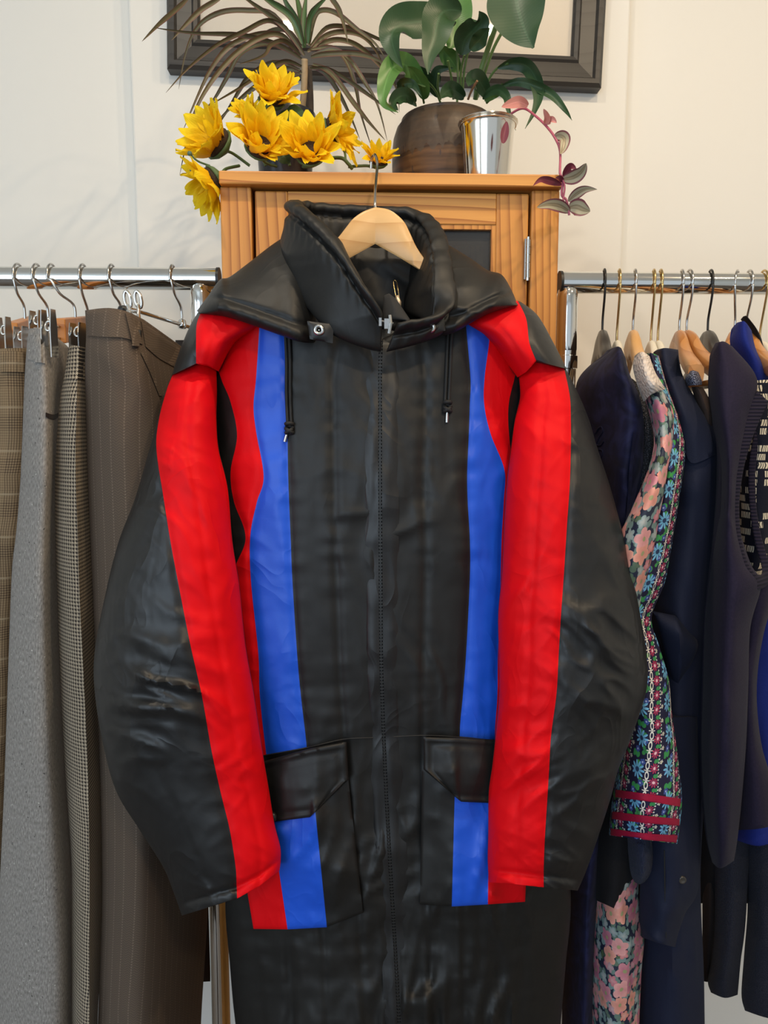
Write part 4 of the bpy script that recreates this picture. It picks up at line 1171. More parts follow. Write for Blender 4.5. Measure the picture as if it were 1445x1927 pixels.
def m_folk(g):
    s = g.sep(g.uv()); u, z = s[0], s[1]
    c = g.mix(g.noise(g.uv(), 30, 2), (0.010, 0.010, 0.035), (0.016, 0.014, 0.05))
    per = 0.052
    up = g.math('MULTIPLY', g.math('FRACT', g.math('DIVIDE', u, per)), per)
    def rosette(u0, sp, off, pet, rad, col, ctr, depth=0.7, zig=0.0):
        zz = g.math('ADD', g.math('DIVIDE', z, sp), off)
        cell = g.math('FLOOR', zz)
        dv = g.math('MULTIPLY', g.math('SUBTRACT', g.math('FRACT', zz), 0.5), sp)
        du = g.math('SUBTRACT', up, u0)
        if zig:
            par = g.math('SUBTRACT', g.math('MULTIPLY', g.math('FRACT', g.math('MULTIPLY', cell, 0.5)), 4.0), 1.0)
            du = g.math('ADD', du, g.math('MULTIPLY', par, zig))
        r = g.math('SQRT', g.math('ADD', g.math('MULTIPLY', du, du), g.math('MULTIPLY', dv, dv)))
        an = g.math('ARCTAN2', dv, du)
        pt = g.math('ABSOLUTE', g.math('COSINE', g.math('MULTIPLY', an, pet / 2)))
        lim = g.math('MULTIPLY', g.math('ADD', g.math('MULTIPLY', pt, depth), 1 - depth), rad)
        m = g.math('LESS_THAN', r, lim); k = g.math('LESS_THAN', r, rad * 0.28)
        col2 = g.mix(g.math('DIVIDE', r, rad), g.mix(0.5, col, (0.02, 0.1, 0.2)), col)
        return m, g.mix(k, col2, ctr)
    layers = [
        rosette(0.009, 0.040, 0.55, 2, 0.0075, (0.05, 0.32, 0.06), (0.05, 0.32, 0.06), 0.75, 0.003),
        rosette(0.018, 0.020, 0.20, 3, 0.0065, (0.06, 0.30, 0.05), (0.04, 0.2, 0.05), 0.7, 0.003),
        rosette(0.014, 0.013, 0.10, 5, 0.0045, (0.055, 0.075, 0.30), (0.40, 0.45, 0.75), 0.3, 0.006),
        rosette(0.013, 0.040, 0.0, 10, 0.0115, (0.20, 0.52, 0.78), (0.02, 0.04, 0.10), 0.75),
        rosette(0.037, 0.018, 0.3, 10, 0.0068, (0.50, 0.02, 0.07), (0.8, 0.5, 0.55), 0.75),
        rosette(0.040, 0.018, 0.85, 2, 0.0042, (0.05, 0.30, 0.06), (0.05, 0.3, 0.06), 0.6),
        rosette(0.0485, 0.017, 0.5, 5, 0.0028, (0.75, 0.72, 0.62), (0.5, 0.4, 0.1), 0.5),
        rosette(0.0443, 0.0042, 0.5, 4, 0.0012, (0.75, 0.72, 0.66), (0.75, 0.72, 0.66), 0.1)]
    for m, col in layers: c = g.mix(m, c, col)
    # white looping chain
    dv = g.math('MULTIPLY', g.math('SUBTRACT', g.math('FRACT', g.math('DIVIDE', z, 0.0125)), 0.5), 0.0125)
    du = g.math('SUBTRACT', up, 0.0275)
    el = g.math('SQRT', g.math('ADD', g.math('POWER', g.math('ABSOLUTE', g.math('DIVIDE', du, 0.0024)), 2.0), g.math('POWER', g.math('ABSOLUTE', g.math('DIVIDE', dv, 0.0052)), 2.0)))
    ring = g.math('LESS_THAN', g.math('ABSOLUTE', g.math('SUBTRACT', el, 0.85)), 0.22)
    knot = g.math('MULTIPLY', g.math('LESS_THAN', g.math('ABSOLUTE', du), 0.0042), g.math('GREATER_THAN', g.math('ABSOLUTE', dv), 0.0057))
    return g.mix(g.math('MAXIMUM', ring, knot), c, (0.78, 0.74, 0.66))
def m_dash(g):
    v = g.uv(); s = g.sep(v)
    cx = g.math('FLOOR', g.math('MULTIPLY', s[0], 105.0)); cy = g.math('FLOOR', g.math('MULTIPLY', s[1], 84.0))
    wn = g.new('ShaderNodeTexWhiteNoise', noise_dimensions='2D'); g.put(wn.inputs['Vector'], g.comb(cx, cy))
    on = g.math('GREATER_THAN', wn.outputs['Value'], 0.50)
    st = g.math('LESS_THAN', g.math('FRACT', g.math('MULTIPLY', g.math('ADD', s[0], g.math('MULTIPLY', g.noise(v, 60, 1), 0.01)), 300.0)), 0.66)
    ed = g.math('LESS_THAN', g.math('FRACT', g.math('MULTIPLY', s[1], 84.0)), 0.74)
    return g.mix(g.math('MULTIPLY', g.math('MULTIPLY', on, st), ed), (0.007, 0.008, 0.016), (0.62, 0.54, 0.40))
FLORAL = cloth('pink_rose_print', m_floral, 0.6, 0.1, (900, 0.1), 0.35)
FOLK = cloth('folk_flower_print', m_folk, 0.7, 0.1, (900, 0.1), 0.3)
DASH = cloth('cream_dash_knit', m_dash, 0.9, 0.2, (400, 0.5))
RIBBON = cloth('crimson_ribbon', lambda g: g.mix(g.noise(g.uv(), 300, 2), (0.30, 0.006, 0.035), (0.40, 0.012, 0.05)), 0.6, 0.2)
def m_velvet(g):
    v = g.uv(); n = g.noise(v, 28, 3, 0.6, 1.2)
    return g.ramp(n, [(0.35, (0.005, 0.006, 0.020)), (0.5, (0.009, 0.010, 0.036)), (0.62, (0.014, 0.016, 0.055))])
VELVET = cloth('navy_velvet', m_velvet, 0.75, 0.3, (26, 0.5))
NAVYWOOL = cloth('navy_crepe', lambda g: g.mix(g.noise(g.uv(), 700, 2), (0.008, 0.011, 0.026), (0.013, 0.017, 0.040)), 0.75, 0.15)
VESTK = G('purple_navy_knit')
def _vest():
    g = VESTK; s = g.sep(g.uv())
    rows_ = g.math('FRACT', g.math('MULTIPLY', s[1], 420.0))
    c = g.mix(g.noise(g.uv(), 260, 3), (0.010, 0.008, 0.020), (0.024, 0.018, 0.040))
    g.bump(g.math('ADD', rows_, g.noise(g.uv(), 500, 2)), 0.35, 0.001)
    return g.set(c, 0.9, 0, 0.2, 0.03)
KNIT = _vest()
def _rib():
    g = G('ribbed_knit'); s = g.sep(g.uv())
    w_ = g.math('ABSOLUTE', g.math('SUBTRACT', g.math('FRACT', g.math('MULTIPLY', s[1], 210.0)), 0.5))
    g.bump(w_, 1.0, 0.003)
    return g.set(g.mix(w_, (0.007, 0.006, 0.014), (0.030, 0.023, 0.050)), 0.9, 0, 0.2, 0.03)
RIB = _rib()
COBALT = cloth('cobalt_knit', lambda g: g.mix(g.noise(g.uv(), 400, 2), (0.008, 0.016, 0.14), (0.013, 0.026, 0.20)), 0.8, 0.2)
BLACKK = cloth('black_knit', lambda g: g.mix(g.noise(g.uv(), 400, 2), (0.006, 0.006, 0.007), (0.012, 0.011, 0.013)), 0.9, 0.15)
def _bead(name, base, glint, sc_, th):
    g = G(name); n = g.new('ShaderNodeTexVoronoi', voronoi_dimensions='2D'); g.put(n.inputs['Vector'], g.uv()); n.inputs['Scale'].default_value = sc_
    d = n.outputs['Distance']
    on = g.math('LESS_THAN', d, th)
    c = g.mix(on, base, glint)
    g.bump(g.math('SUBTRACT', 1.0, d), 0.9, 0.002)
    g.put(g.b.inputs['Roughness'], g.math('SUBTRACT', 0.9, g.math('MULTIPLY', on, 0.65)))
    return g.set(c, None, 0, 0.5)
BEADS = _bead('black_beaded_knit', (0.008, 0.008, 0.011), (0.05, 0.05, 0.06), 420, 0.35)
SEQUIN = _bead('navy_sequin_knit', (0.004, 0.006, 0.018), (0.03, 0.04, 0.08), 600, 0.16)
def _fur():
    g = G('navy_fur'); n = g.noise(g.scale(g.co(), (1, 1, 0.3)), 420, 3)
    g.bump(n, 1.0, 0.004)
    return g.set(g.mix(n, (0.008, 0.010, 0.026), (0.035, 0.042, 0.075)), 0.95, 0, 0.2, 0.05)
FUR = _fur()
def _lace():
    g = G('cream_lace'); n = g.new('ShaderNodeTexVoronoi', voronoi_dimensions='2D'); g.put(n.inputs['Vector'], g.uv()); n.inputs['Scale'].default_value = 230
    g.bump(n.outputs['Distance'], 0.8, 0.002)
    return g.set(g.mix(n.outputs['Distance'], (0.66, 0.58, 0.52), (0.50, 0.42, 0.37)), 0.8, 0, 0.3)
LACE = _lace()

# ------------------------------------------------------------------ tops on the right rail
def garment(name, label, cat, at):
    return thing(name, P(*at), label, cat)
# navy velvet jacket
t = garment('velvet_jacket', 'navy velvet jacket, first garment on the rail right of the ski suit', 'jacket', (1140, 1927, .98))
l = loft('body', [[(1142, 668, 1.03), (1152, 657, 1.0), (1162, 652, .97), (1169, 655, .955)], [(1108, 690, 1.06), (1136, 680, 1.01), (1164, 668, .95), (1177, 674, .95)], [(1086, 720, 1.06), (1124, 715, 1.0), (1170, 700, .93), (1184, 702, .945)], [(1082, 770, 1.05), (1130, 770, .99), (1186, 765, .915), (1208, 765, .93)], [(1082, 850, 1.05), (1130, 850, .99), (1180, 850, .915), (1211, 850, .935)], [(1084, 940, 1.05), (1130, 940, .99), (1170, 940, .93), (1204, 940, .945)], [(1080, 1100, 1.05), (1120, 1100, 1.0), (1165, 1100, .95), (1195, 1100, .965)], [(1072, 1400, 1.05), (1110, 1400, 1.0), (1140, 1400, .96), (1168, 1400, .985)], [(1064, 1650, 1.04), (1090, 1650, 1.0), (1110, 1650, .97), (1128, 1650, .985)], [(1058, 1927, 1.04), (1080, 1927, 1.0), (1100, 1927, .97), (1116, 1927, .985)], [(1058, 2080, 1.04), (1080, 2080, 1.0), (1100, 2080, .97), (1114, 2080, .985)]],
    0.024, [VELVET], [0, 0, 0], t, nu=[8, 10, 8], nv=7, wr=wrinkles(0.0114, 0.25, 22, 5, 3.3))
f = surfer(l)
strip('front_edge', f, [[(1192, 812), (1199, 812)], [(1184, 880), (1191, 880)], [(1180, 950), (1187, 950)], [(1172, 1010), (1179, 1010)]], 0.005, 0.005, VELVET, t, 3, 5)
fr = [[(1120, 816), (1126, 806), (1132, 804), (1134, 812), (1128, 822), (1122, 836), (1130, 838), (1136, 830)], [(1122, 850), (1128, 846), (1134, 850), (1130, 862), (1122, 860)]]
for q in fr:
    tube('braid_loop', spline([f(x, y, 0.001) for x, y in q], 5), 0.0011, VELVET, t, 6)
# beaded cardigan
t = garment('beaded_cardigan', 'black beaded cardigan, a dark sliver between velvet jacket and rose print dress', 'cardigan', (1180, 1715, .99))
loft('body', [[(1150, 700, 1.04), (1185, 710, 1.0), (1200, 722, .985)], [(1160, 760, 1.03), (1205, 760, .965), (1228, 762, .98)], [(1165, 830, 1.03), (1215, 830, .955), (1238, 830, .97)], [(1160, 900, 1.03), (1205, 900, .955), (1232, 900, .97)], [(1150, 1000, 1.03), (1190, 1000, .965), (1225, 1000, .98)], [(1140, 1300, 1.03), (1180, 1300, .97), (1215, 1300, .985)], [(1125, 1560, 1.02), (1160, 1560, .97), (1205, 1560, .985)]],
    0.02, [BEADS], [0, 0], t, nu=[7, 7], nv=5, wr=wrinkles(0.0057, 0.2, 20, 6, 8))
loft('sleeve', [[(1118, 1450, .98), (1160, 1450, .955), (1205, 1450, .98)], [(1118, 1560, .975), (1160, 1560, .945), (1208, 1560, .97)], [(1120, 1640, .975), (1160, 1645, .945), (1200, 1650, .97)], [(1121, 1694, .975), (1148, 1704, .945), (1168, 1718, .95), ], ][:3] + [[(1121, 1694, .975), (1148, 1706, .945), (1172, 1718, .97)]],
    0.022, [BLACKK], [0, 0], t, nu=[8, 8], nv=6, wr=wrinkles(0.0057, 0.4, 20, 9, 2))
# rose print dress with lace collar
t = garment('floral_dress', 'pink rose print dress with a cream lace collar and orange-pink flowers on navy', 'dress', (1160, 1927, .96))
l = loft('sleeve', [[(1206, 732, 0.930), (1222, 726, 0.910), (1244, 728, 0.915)], [(1222, 775, 0.915), (1240, 770, 0.885), (1266, 772, 0.900)], [(1232, 830, 0.900), (1248, 830, 0.870), (1266, 830, 0.885)], [(1222, 880, 0.875), (1240, 880, 0.850), (1257, 880, 0.865)], [(1204, 925, 0.860), (1228, 925, 0.835), (1250, 925, 0.850)], [(1184, 970, 0.855), (1212, 970, 0.830), (1241, 970, 0.845)], [(1166, 1010, 0.855), (1200, 1015, 0.830), (1234, 1015, 0.845)], [(1160, 1060, 0.855), (1192, 1060, 0.830), (1224, 1060, 0.845)], [(1158, 1105, 0.860), (1182, 1105, 0.835), (1211, 1105, 0.850)], [(1156, 1150, 0.865), (1176, 1150, 0.840), (1202, 1150, 0.855)], [(1150, 1230, 0.870), (1168, 1230, 0.850), (1190, 1230, 0.860)]],
    0.012, [FLORAL], [0, 0], t, nu=[10, 10], nv=6, wr=wrinkles(0.0057, 0.3, 26, 8, 1))
loft('skirt', [[(1135, 1300, .985), (1170, 1300, .955), (1215, 1300, .965)], [(1128, 1500, .985), (1165, 1500, .955), (1210, 1500, .965)], [(1122, 1640, .985), (1160, 1640, .955), (1202, 1640, .965)], [(1121, 1718, .98), (1160, 1718, .945), (1204, 1712, .96)], [(1117, 1765, .98), (1165, 1765, .94), (1212, 1765, .96)], [(1114, 1830, .98), (1160, 1830, .94), (1207, 1830, .96)], [(1112, 1927, .98), (1158, 1927, .94), (1203, 1927, .96)], [(1108, 2080, .98), (1155, 2080, .94), (1200, 2080, .96)]],
    0.018, [FLORAL], [0, 0], t, nu=[12, 12], nv=6, wr=wrinkles(0.0076, 0.1, 26, 3, 2))
loft('collar', [[(1195, 672, 0.925), (1208, 662, 0.905), (1222, 670, 0.900)], [(1192, 692, 0.915), (1212, 690, 0.880), (1233, 700, 0.880)], [(1200, 724, 0.905), (1222, 722, 0.865), (1246, 722, 0.875)], [(1212, 756, 0.905), (1226, 742, 0.875), (1252, 732, 0.885)]], 0.012, [LACE], [0, 0], t, nu=[8, 8], nv=6, wr=wrinkles(0.0038, 0.5, 31, 14, 2))
# folk blouse
t = garment('folk_blouse', 'navy blouse printed with blue and red daisies, crimson ribbons round its sleeve end', 'blouse', (1210, 1583, .9))
l = loft('sleeve', [[(1210, 668, 1.0), (1224, 664, .965), (1240, 670, .975)], [(1228, 720, .985), (1240, 718, .95), (1256, 728, .96)], [(1240, 790, .97), (1258, 785, .935), (1277, 788, .945)], [(1244, 850, .955), (1264, 850, .915), (1289, 850, .93)], [(1228, 930, .94), (1252, 930, .90), (1279, 932, .915)], [(1206, 1020, .935), (1234, 1020, .895), (1264, 1026, .91)], [(1176, 1090, .93), (1212, 1090, .89), (1251, 1095, .905)], [(1148, 1160, .93), (1190, 1160, .89), (1226, 1162, .905)], [(1158, 1215, .93), (1202, 1215, .885), (1240, 1215, .90)], [(1162, 1280, .925), (1214, 1280, .88), (1258, 1278, .895)], [(1168, 1350, .92), (1220, 1350, .875), (1265, 1350, .89)], [(1166, 1420, .915), (1222, 1420, .87), (1275, 1420, .885)], [(1157, 1482, .91), (1218, 1490, .865), (1283, 1498, .88)], [(1150, 1530, .91), (1214, 1538, .865), (1280, 1548, .88)], [(1147, 1572, .91), (1210, 1580, .87), (1274, 1588, .885)]],
    [0.012, .016, .018, .02, .02, .018, .016, .014, .016, .02, .022, .024, .026, .026, .026], [FOLK], [0, 0], t, nu=[14, 14], nv=7, wr=wrinkles(0.0057, 0.2, 26, 5, 6))
f = surfer(l)
for a, b in ((((1158, 1486), (1218, 1494), (1281, 1503)), ((1157, 1500), (1217, 1508), (1280, 1518))), (((1152, 1527), (1214, 1535), (1279, 1541)), ((1151, 1541), (1213, 1549), (1278, 1554))), (((1149, 1559), (1211, 1568), (1275, 1572)), ((1148.5, 1572), (1210, 1580), (1273, 1586)))):
    strip('ribbon', f, [list(a), list(b)], 0.0025, 0.0025, RIBBON, t, 10, 3)
# navy fur-cuffed cardigan: only its cuff hangs free
t = garment('fur_cuff_jacket', 'fuzzy dark navy jacket sleeve ending just below the crimson ribbons', 'jacket', (1205, 1662, .93))
loft('sleeve', [[(1165, 1300, .98), (1195, 1300, .96), (1232, 1300, .975)], [(1168, 1450, .97), (1200, 1450, .945), (1240, 1450, .965)], [(1172, 1560, .955), (1205, 1560, .925), (1234, 1560, .945)], [(1178, 1600, .945), (1208, 1602, .915), (1233, 1602, .935)], [(1185, 1640, .945), (1210, 1645, .915), (1228, 1640, .935)], [(1194, 1660, .945), (1204, 1664, .93), (1216, 1658, .94)]],
    [0.02, 0.022, 0.024, 0.026, 0.022, 0.008], [FUR], [0, 0], t, nu=[10, 10], nv=7, wr=lambda x, z, s, v: 0.0025 * nz(x * 400, z * 300, 1) + 0.002 * nz(x * 120, z * 90, 3))
# navy coat
t = garment('navy_coat', 'long plain navy coat with a notched lapel and a buttoned sleeve', 'coat', (1265, 1927, .98))
l = loft('body', [[(1232, 664, 1.03), (1248, 655, 1.0), (1276, 658, 1.01)], [(1232, 700, 1.02), (1256, 700, .985), (1284, 705, .995)], [(1240, 760, 1.02), (1280, 760, .97), (1318, 765, .985)], [(1250, 820, 1.01), (1305, 820, .965), (1353, 825, .98)], [(1250, 900, 1.01), (1310, 900, .965), (1354, 900, .985)], [(1240, 1000, 1.01), (1300, 1000, .965), (1350, 1000, .985)], [(1225, 1130, 1.01), (1285, 1130, .965), (1332, 1130, .985)], [(1215, 1290, 1.01), (1275, 1290, .965), (1326, 1290, .985)], [(1205, 1500, 1.01), (1270, 1500, .965), (1324, 1500, .985)], [(1200, 1660, 1.01), (1265, 1660, .965), (1318, 1660, .985)], [(1198, 1820, 1.01), (1265, 1820, .965), (1324, 1820, .985)], [(1195, 1927, 1.01), (1265, 1927, .965), (1326, 1927, .985)], [(1195, 2080, 1.01), (1265, 2080, .965), (1328, 2080, .985)]],
    0.022, [NAVYWOOL], [0, 0], t, nu=[10, 10], nv=6, wr=wrinkles(0.0095, 0.1, 20, 3, 4))
f = surfer(l)
strip('lapel', f, [[(1236, 672), (1262, 690), (1276, 668)], [(1250, 720), (1276, 730), (1290, 724)], [(1270, 790), (1300, 800), (1330, 790)], [(1292, 860), (1306, 872), (1346, 856)]], 0.006, 0.005, NAVYWOOL, t, 6, 5, 0.0007)
# folded flap where the coat front turns out
sheet('front_flap', [[(1228, 1150, .945), (1270, 1158, .935), (1312, 1205, .955)], [(1240, 1180, .935), (1278, 1195, .915), (1313, 1218, .945)], [(1255, 1250, .945), (1280, 1250, .93), (1305, 1240, .945)], [(1268, 1290, .955), (1276, 1290, .95), (1284, 1280, .955)]], NAVYWOOL, t, 6, 5, 0.004, 0.006)
ls = loft('sleeve', [[(1215, 1350, .97), (1262, 1350, .95), (1312, 1350, .965)], [(1212, 1500, .96), (1262, 1500, .935), (1316, 1500, .955)], [(1208, 1600, .95), (1262, 1600, .92), (1318, 1600, .945)], [(1205, 1680, .95), (1258, 1680, .92), (1312, 1680, .945)], [(1204, 1730, .95), (1248, 1732, .92), (1288, 1722, .945)], [(1208, 1764, .95), (1240, 1775, .925), (1272, 1783, .945)]],
    0.024, [NAVYWOOL], [0, 0], t, nu=[10, 10], nv=6, wr=wrinkles(0.0095, 0.5, 20, 9, 6))
f = surfer(ls)
tube('sleeve_seam', spline([f(x, y, 0.0003) for x, y in [(1250, 1600), (1251, 1680), (1253, 1765)]], 6), 0.0008, THREAD, t, 6)
c = f(1283, 1655, 0.001)
bt = []
for r, d in [(0.0, 0.002), (0.003, 0.002), (0.0042, 0.003), (0.0052, 0.0025), (0.0056, 0.0), (0.005, -0.001)]:
    bt.append((r, d))
vs, fs = [], []
for r, d in bt:
    for k in range(18):
        an = 2 * PI * k / 18; vs.append(c + Vector((r * math.cos(an), -d, r * math.sin(an))))
for i in range(len(bt) - 1):
    for k in range(18):
        a = i * 18 + k; b = i * 18 + (k + 1) % 18; fs.append((a, b, b + 18, a + 18))
obj('button', vs, fs, plain('horn_button', (0.05, 0.045, 0.04), 0.25), t)
# sparkly scarf end beside the wooden hanger
t = garment('sleeveless_blouse', 'dark sleeveless blouse with a glittering beaded shoulder strap, beside the varnished hanger arm', 'blouse', (1318, 800, .99))
loft('strap', [[(1296, 700, .985), (1304, 697, .97), (1314, 700, .975)], [(1290, 712, .98), (1304, 711, .96), (1320, 714, .97)], [(1294, 726, .98), (1308, 725, .96), (1321, 724, .97)]], 0.008, [_bead('blue_black_beads', (0.01, 0.012, 0.03), (0.20, 0.22, 0.32), 520, 0.42)], [0, 0], t, nu=[8, 8], nv=5)
loft('body', [[(1302, 728, .985), (1312, 728, .975), (1322, 728, .98)], [(1310, 760, .985), (1326, 760, .97), (1338, 760, .98)], [(1318, 810, .995), (1334, 810, .975), (1345, 810, .985)], [(1320, 1000, 1.02), (1334, 1000, 1.0), (1345, 1000, 1.01)]], 0.008, [plain('sheer_brown', (0.045, 0.028, 0.022), 0.7, bump=(300, 0.3))], [0, 0], t, nu=[6, 6], nv=5)
# knitted vest
t = garment('knitted_vest', 'dark purple-navy knitted vest with a ribbed armhole', 'vest', (1370, 1640, .93))
l = loft('body', [[(1337, 676, .985), (1356, 643, .965), (1378, 652, .97)], [(1334, 720, .98), (1362, 710, .945), (1424, 712, .955)], [(1338, 780, .975), (1365, 775, .93), (1412, 780, .945)], [(1350, 850, .97), (1372, 850, .92), (1398, 850, .94)], [(1352, 920, .97), (1372, 920, .915), (1390, 920, .935)], [(1346, 990, .97), (1370, 990, .91), (1391, 990, .93)], [(1338, 1060, .97), (1372, 1060, .905), (1412, 1060, .92)], [(1332, 1110, .97), (1374, 1110, .90), (1432, 1100, .915)], [(1326, 1173, .97), (1370, 1173, .90), (1412, 1180, .92)], [(1323, 1290, .97), (1366, 1290, .90), (1408, 1290, .92)], [(1320, 1397, .97), (1362, 1397, .90), (1404, 1397, .92)], [(1323, 1498, .97), (1355, 1500, .905), (1396, 1500, .925)], [(1331, 1580, .97), (1358, 1585, .91), (1388, 1575, .93)], [(1341, 1624, .965), (1356, 1634, .93), (1381, 1620, .94)]],
    [0.014, .02, .022, .022, .022, .022, .024, .026, .028, .03, .03, .028, .022, .01], [KNIT], [0, 0], t, nu=[12, 12], nv=7, wr=wrinkles(0.0076, 0.08, 20, 3, 9))
loft('back_panel', [[(1395, 1090, .965), (1430, 1085, .95), (1475, 1090, .965)], [(1395, 1180, .965), (1425, 1180, .95), (1440, 1180, .965)], [(1385, 1290, .965), (1412, 1290, .945), (1424, 1290, .96)], [(1384, 1397, .965), (1415, 1397, .94), (1432, 1397, .955)], [(1384, 1480, .965), (1422, 1480, .935), (1456, 1480, .95)], [(1384, 1562, .965), (1425, 1560, .935), (1466, 1552, .95)]],
    0.018, [KNIT], [0, 0], t, nu=[8, 8], nv=6, wr=wrinkles(0.0057, 0.1, 20, 3, 4))
# ribbed armhole band
ins = [(1446, 756, .945), (1430, 790, .935), (1414, 830, .925), (1402, 870, .92), (1394, 915, .915), (1391, 960, .91), (1394, 1005, .905), (1402, 1045, .90), (1413, 1070, .90), (1424, 1081, .905), (1433, 1080, .92), (1432, 1062, .94), (1420, 1020, .955), (1411, 960, .965), (1408, 900, .97), (1412, 850, .975), (1424, 800, .98)]
outs = [(1425, 735, .945), (1405, 775, .935), (1386, 820, .925), (1374, 865, .915), (1366, 915, .91), (1363, 965, .905), (1366, 1015, .90), (1377, 1065, .895), (1395, 1098, .893), (1422, 1110, .90), (1446, 1098, .92), (1448, 1065, .94), (1434, 1015, .955), (1424, 960, .965), (1421, 900, .97), (1426, 850, .975), (1438, 800, .98)]
sheet('armhole_band', [[o_, tuple((a + b) / 2 for a, b in zip(o_, i_)), i_] for o_, i_ in zip(outs, ins)], RIB, t, 4, 5, 0.006, 0.003)
# cream-dash jumper
t = garment('patterned_jumper', 'black jumper with cream dashes, seen through the armhole of the knitted vest', 'jumper', (1420, 1250, 1.0))
loft('body', [[(1395, 720, 1.01), (1435, 715, .99), (1480, 715, 1.0)], [(1392, 850, 1.01), (1435, 850, .985), (1480, 850, 1.0)], [(1390, 1000, 1.01), (1432, 1000, .985), (1462, 1000, 1.0)], [(1390, 1100, 1.01), (1415, 1100, .985), (1438, 1100, 1.0)], [(1390, 1200, 1.01), (1405, 1200, .985), (1416, 1200, 1.0)], [(1390, 1240, 1.01), (1400, 1240, .985), (1408, 1240, 1.0)]], 0.014, [DASH], [0, 0], t, nu=[8, 8], nv=6, wr=wrinkles(0.0057, 0.1, 20, 4, 4))
# cobalt cardigan
t = garment('cobalt_cardigan', 'bright cobalt blue cardigan behind the knitted vest', 'cardigan', (1430, 1590, 1.05))
l = loft('body', [[(1378, 624, 1.06), (1398, 604, 1.03), (1414, 622, 1.035)], [(1376, 648, 1.05), (1405, 645, 1.02), (1424, 662, 1.03)], [(1390, 700, 1.05), (1424, 695, 1.02), (1450, 712, 1.03)], [(1395, 800, 1.06), (1440, 800, 1.035), (1490, 800, 1.045)], [(1395, 1000, 1.06), (1450, 1000, 1.035), (1500, 1000, 1.045)], [(1388, 1250, 1.06), (1450, 1250, 1.03), (1500, 1250, 1.04)], [(1384, 1450, 1.05), (1440, 1450, 1.02), (1500, 1450, 1.03)], [(1384, 1562, 1.03), (1430, 1562, 1.0), (1480, 1555, 1.01)], [(1388, 1582, 1.03), (1430, 1592, 1.0), (1480, 1575, 1.01)]],
    0.016, [COBALT], [0, 0], t, nu=[10, 10], nv=6, wr=wrinkles(0.0057, 0.1, 20, 4, 7))
# black satin-edged shirt at the far right
t = garment('black_shirt', 'black shirt on a pale gold-hooked hanger behind the cobalt cardigan', 'shirt', (1440, 1400, 1.09))
loft('body', [[(1395, 602, 1.10), (1403, 594, 1.085), (1410, 600, 1.09)], [(1410, 622, 1.10), (1422, 618, 1.08), (1430, 630, 1.085)], [(1424, 660, 1.10), (1436, 655, 1.08), (1446, 672, 1.085)], [(1440, 720, 1.11), (1470, 720, 1.09), (1500, 720, 1.1)], [(1440, 1100, 1.11), (1470, 1100, 1.09), (1500, 1100, 1.1)], [(1440, 1400, 1.11), (1470, 1400, 1.09), (1500, 1400, 1.1)]], 0.006, [BLACKK], [0, 0], t, nu=[6, 6], nv=5)
# sequin jumper, lower right
t = garment('sequin_jumper', 'midnight blue sequin jumper with the lowest hem at the right edge', 'jumper', (1425, 1905, 1.05))
loft('body', [[(1396, 1450, 1.08), (1440, 1450, 1.06), (1500, 1450, 1.07)], [(1402, 1600, 1.07), (1440, 1600, 1.05), (1500, 1600, 1.06)], [(1408, 1703, 1.07), (1445, 1703, 1.045), (1500, 1703, 1.06)], [(1401, 1800, 1.07), (1445, 1800, 1.04), (1505, 1800, 1.055)], [(1396, 1872, 1.07), (1445, 1880, 1.04), (1505, 1890, 1.055)], [(1402, 1902, 1.07), (1445, 1916, 1.045), (1505, 1925, 1.055)]], 0.018, [SEQUIN], [0, 0], t, nu=[10, 10], nv=6, wr=wrinkles(0.0076, 0.1, 20, 3, 2))
t = garment('black_cardigan', 'black knitted cardigan sleeve hanging left of the sequin jumper', 'cardigan', (1360, 1875, 1.08))
loft('body', [[(1300, 900, 1.10), (1350, 900, 1.075), (1415, 900, 1.09)], [(1300, 1300, 1.10), (1350, 1300, 1.075), (1415, 1300, 1.09)], [(1310, 1600, 1.10), (1360, 1600, 1.075), (1420, 1600, 1.09)], [(1318, 1700, 1.11), (1365, 1700, 1.085), (1420, 1700, 1.10)]], 0.014, [BLACKK], [0, 0], t, nu=[8, 8], nv=5, wr=wrinkles(0.0076, 0.1, 20, 3, 8))
loft('sleeve', [[(1345, 1560, 1.07), (1375, 1560, 1.05), (1412, 1560, 1.06)], [(1346, 1733, 1.065), (1375, 1733, 1.045), (1403, 1733, 1.055)], [(1341, 1806, 1.065), (1368, 1806, 1.04), (1394, 1806, 1.055)], [(1333, 1848, 1.065), (1362, 1850, 1.04), (1390, 1850, 1.055)], [(1338, 1868, 1.065), (1364, 1878, 1.045), (1388, 1872, 1.055)]], 0.016, [SEQUIN], [0, 0], t, nu=[8, 8], nv=6, wr=wrinkles(0.0057, 0.3, 20, 6, 2))
t = garment('narrow_belt', 'dark cloth belt end hanging below the navy coat beside the pale wall', 'belt', (1340, 1850, 1.09))
loft('strap', [[(1322, 1500, 1.10), (1336, 1500, 1.085), (1350, 1500, 1.09)], [(1322, 1700, 1.10), (1338, 1700, 1.085), (1352, 1700, 1.09)], [(1322, 1790, 1.10), (1334, 1790, 1.09), (1342, 1795, 1.09)], [(1320, 1845, 1.10), (1330, 1848, 1.09), (1338, 1846, 1.09)]], 0.006, [DKBROWN], [0, 0], t, nu=[5, 5], nv=4)

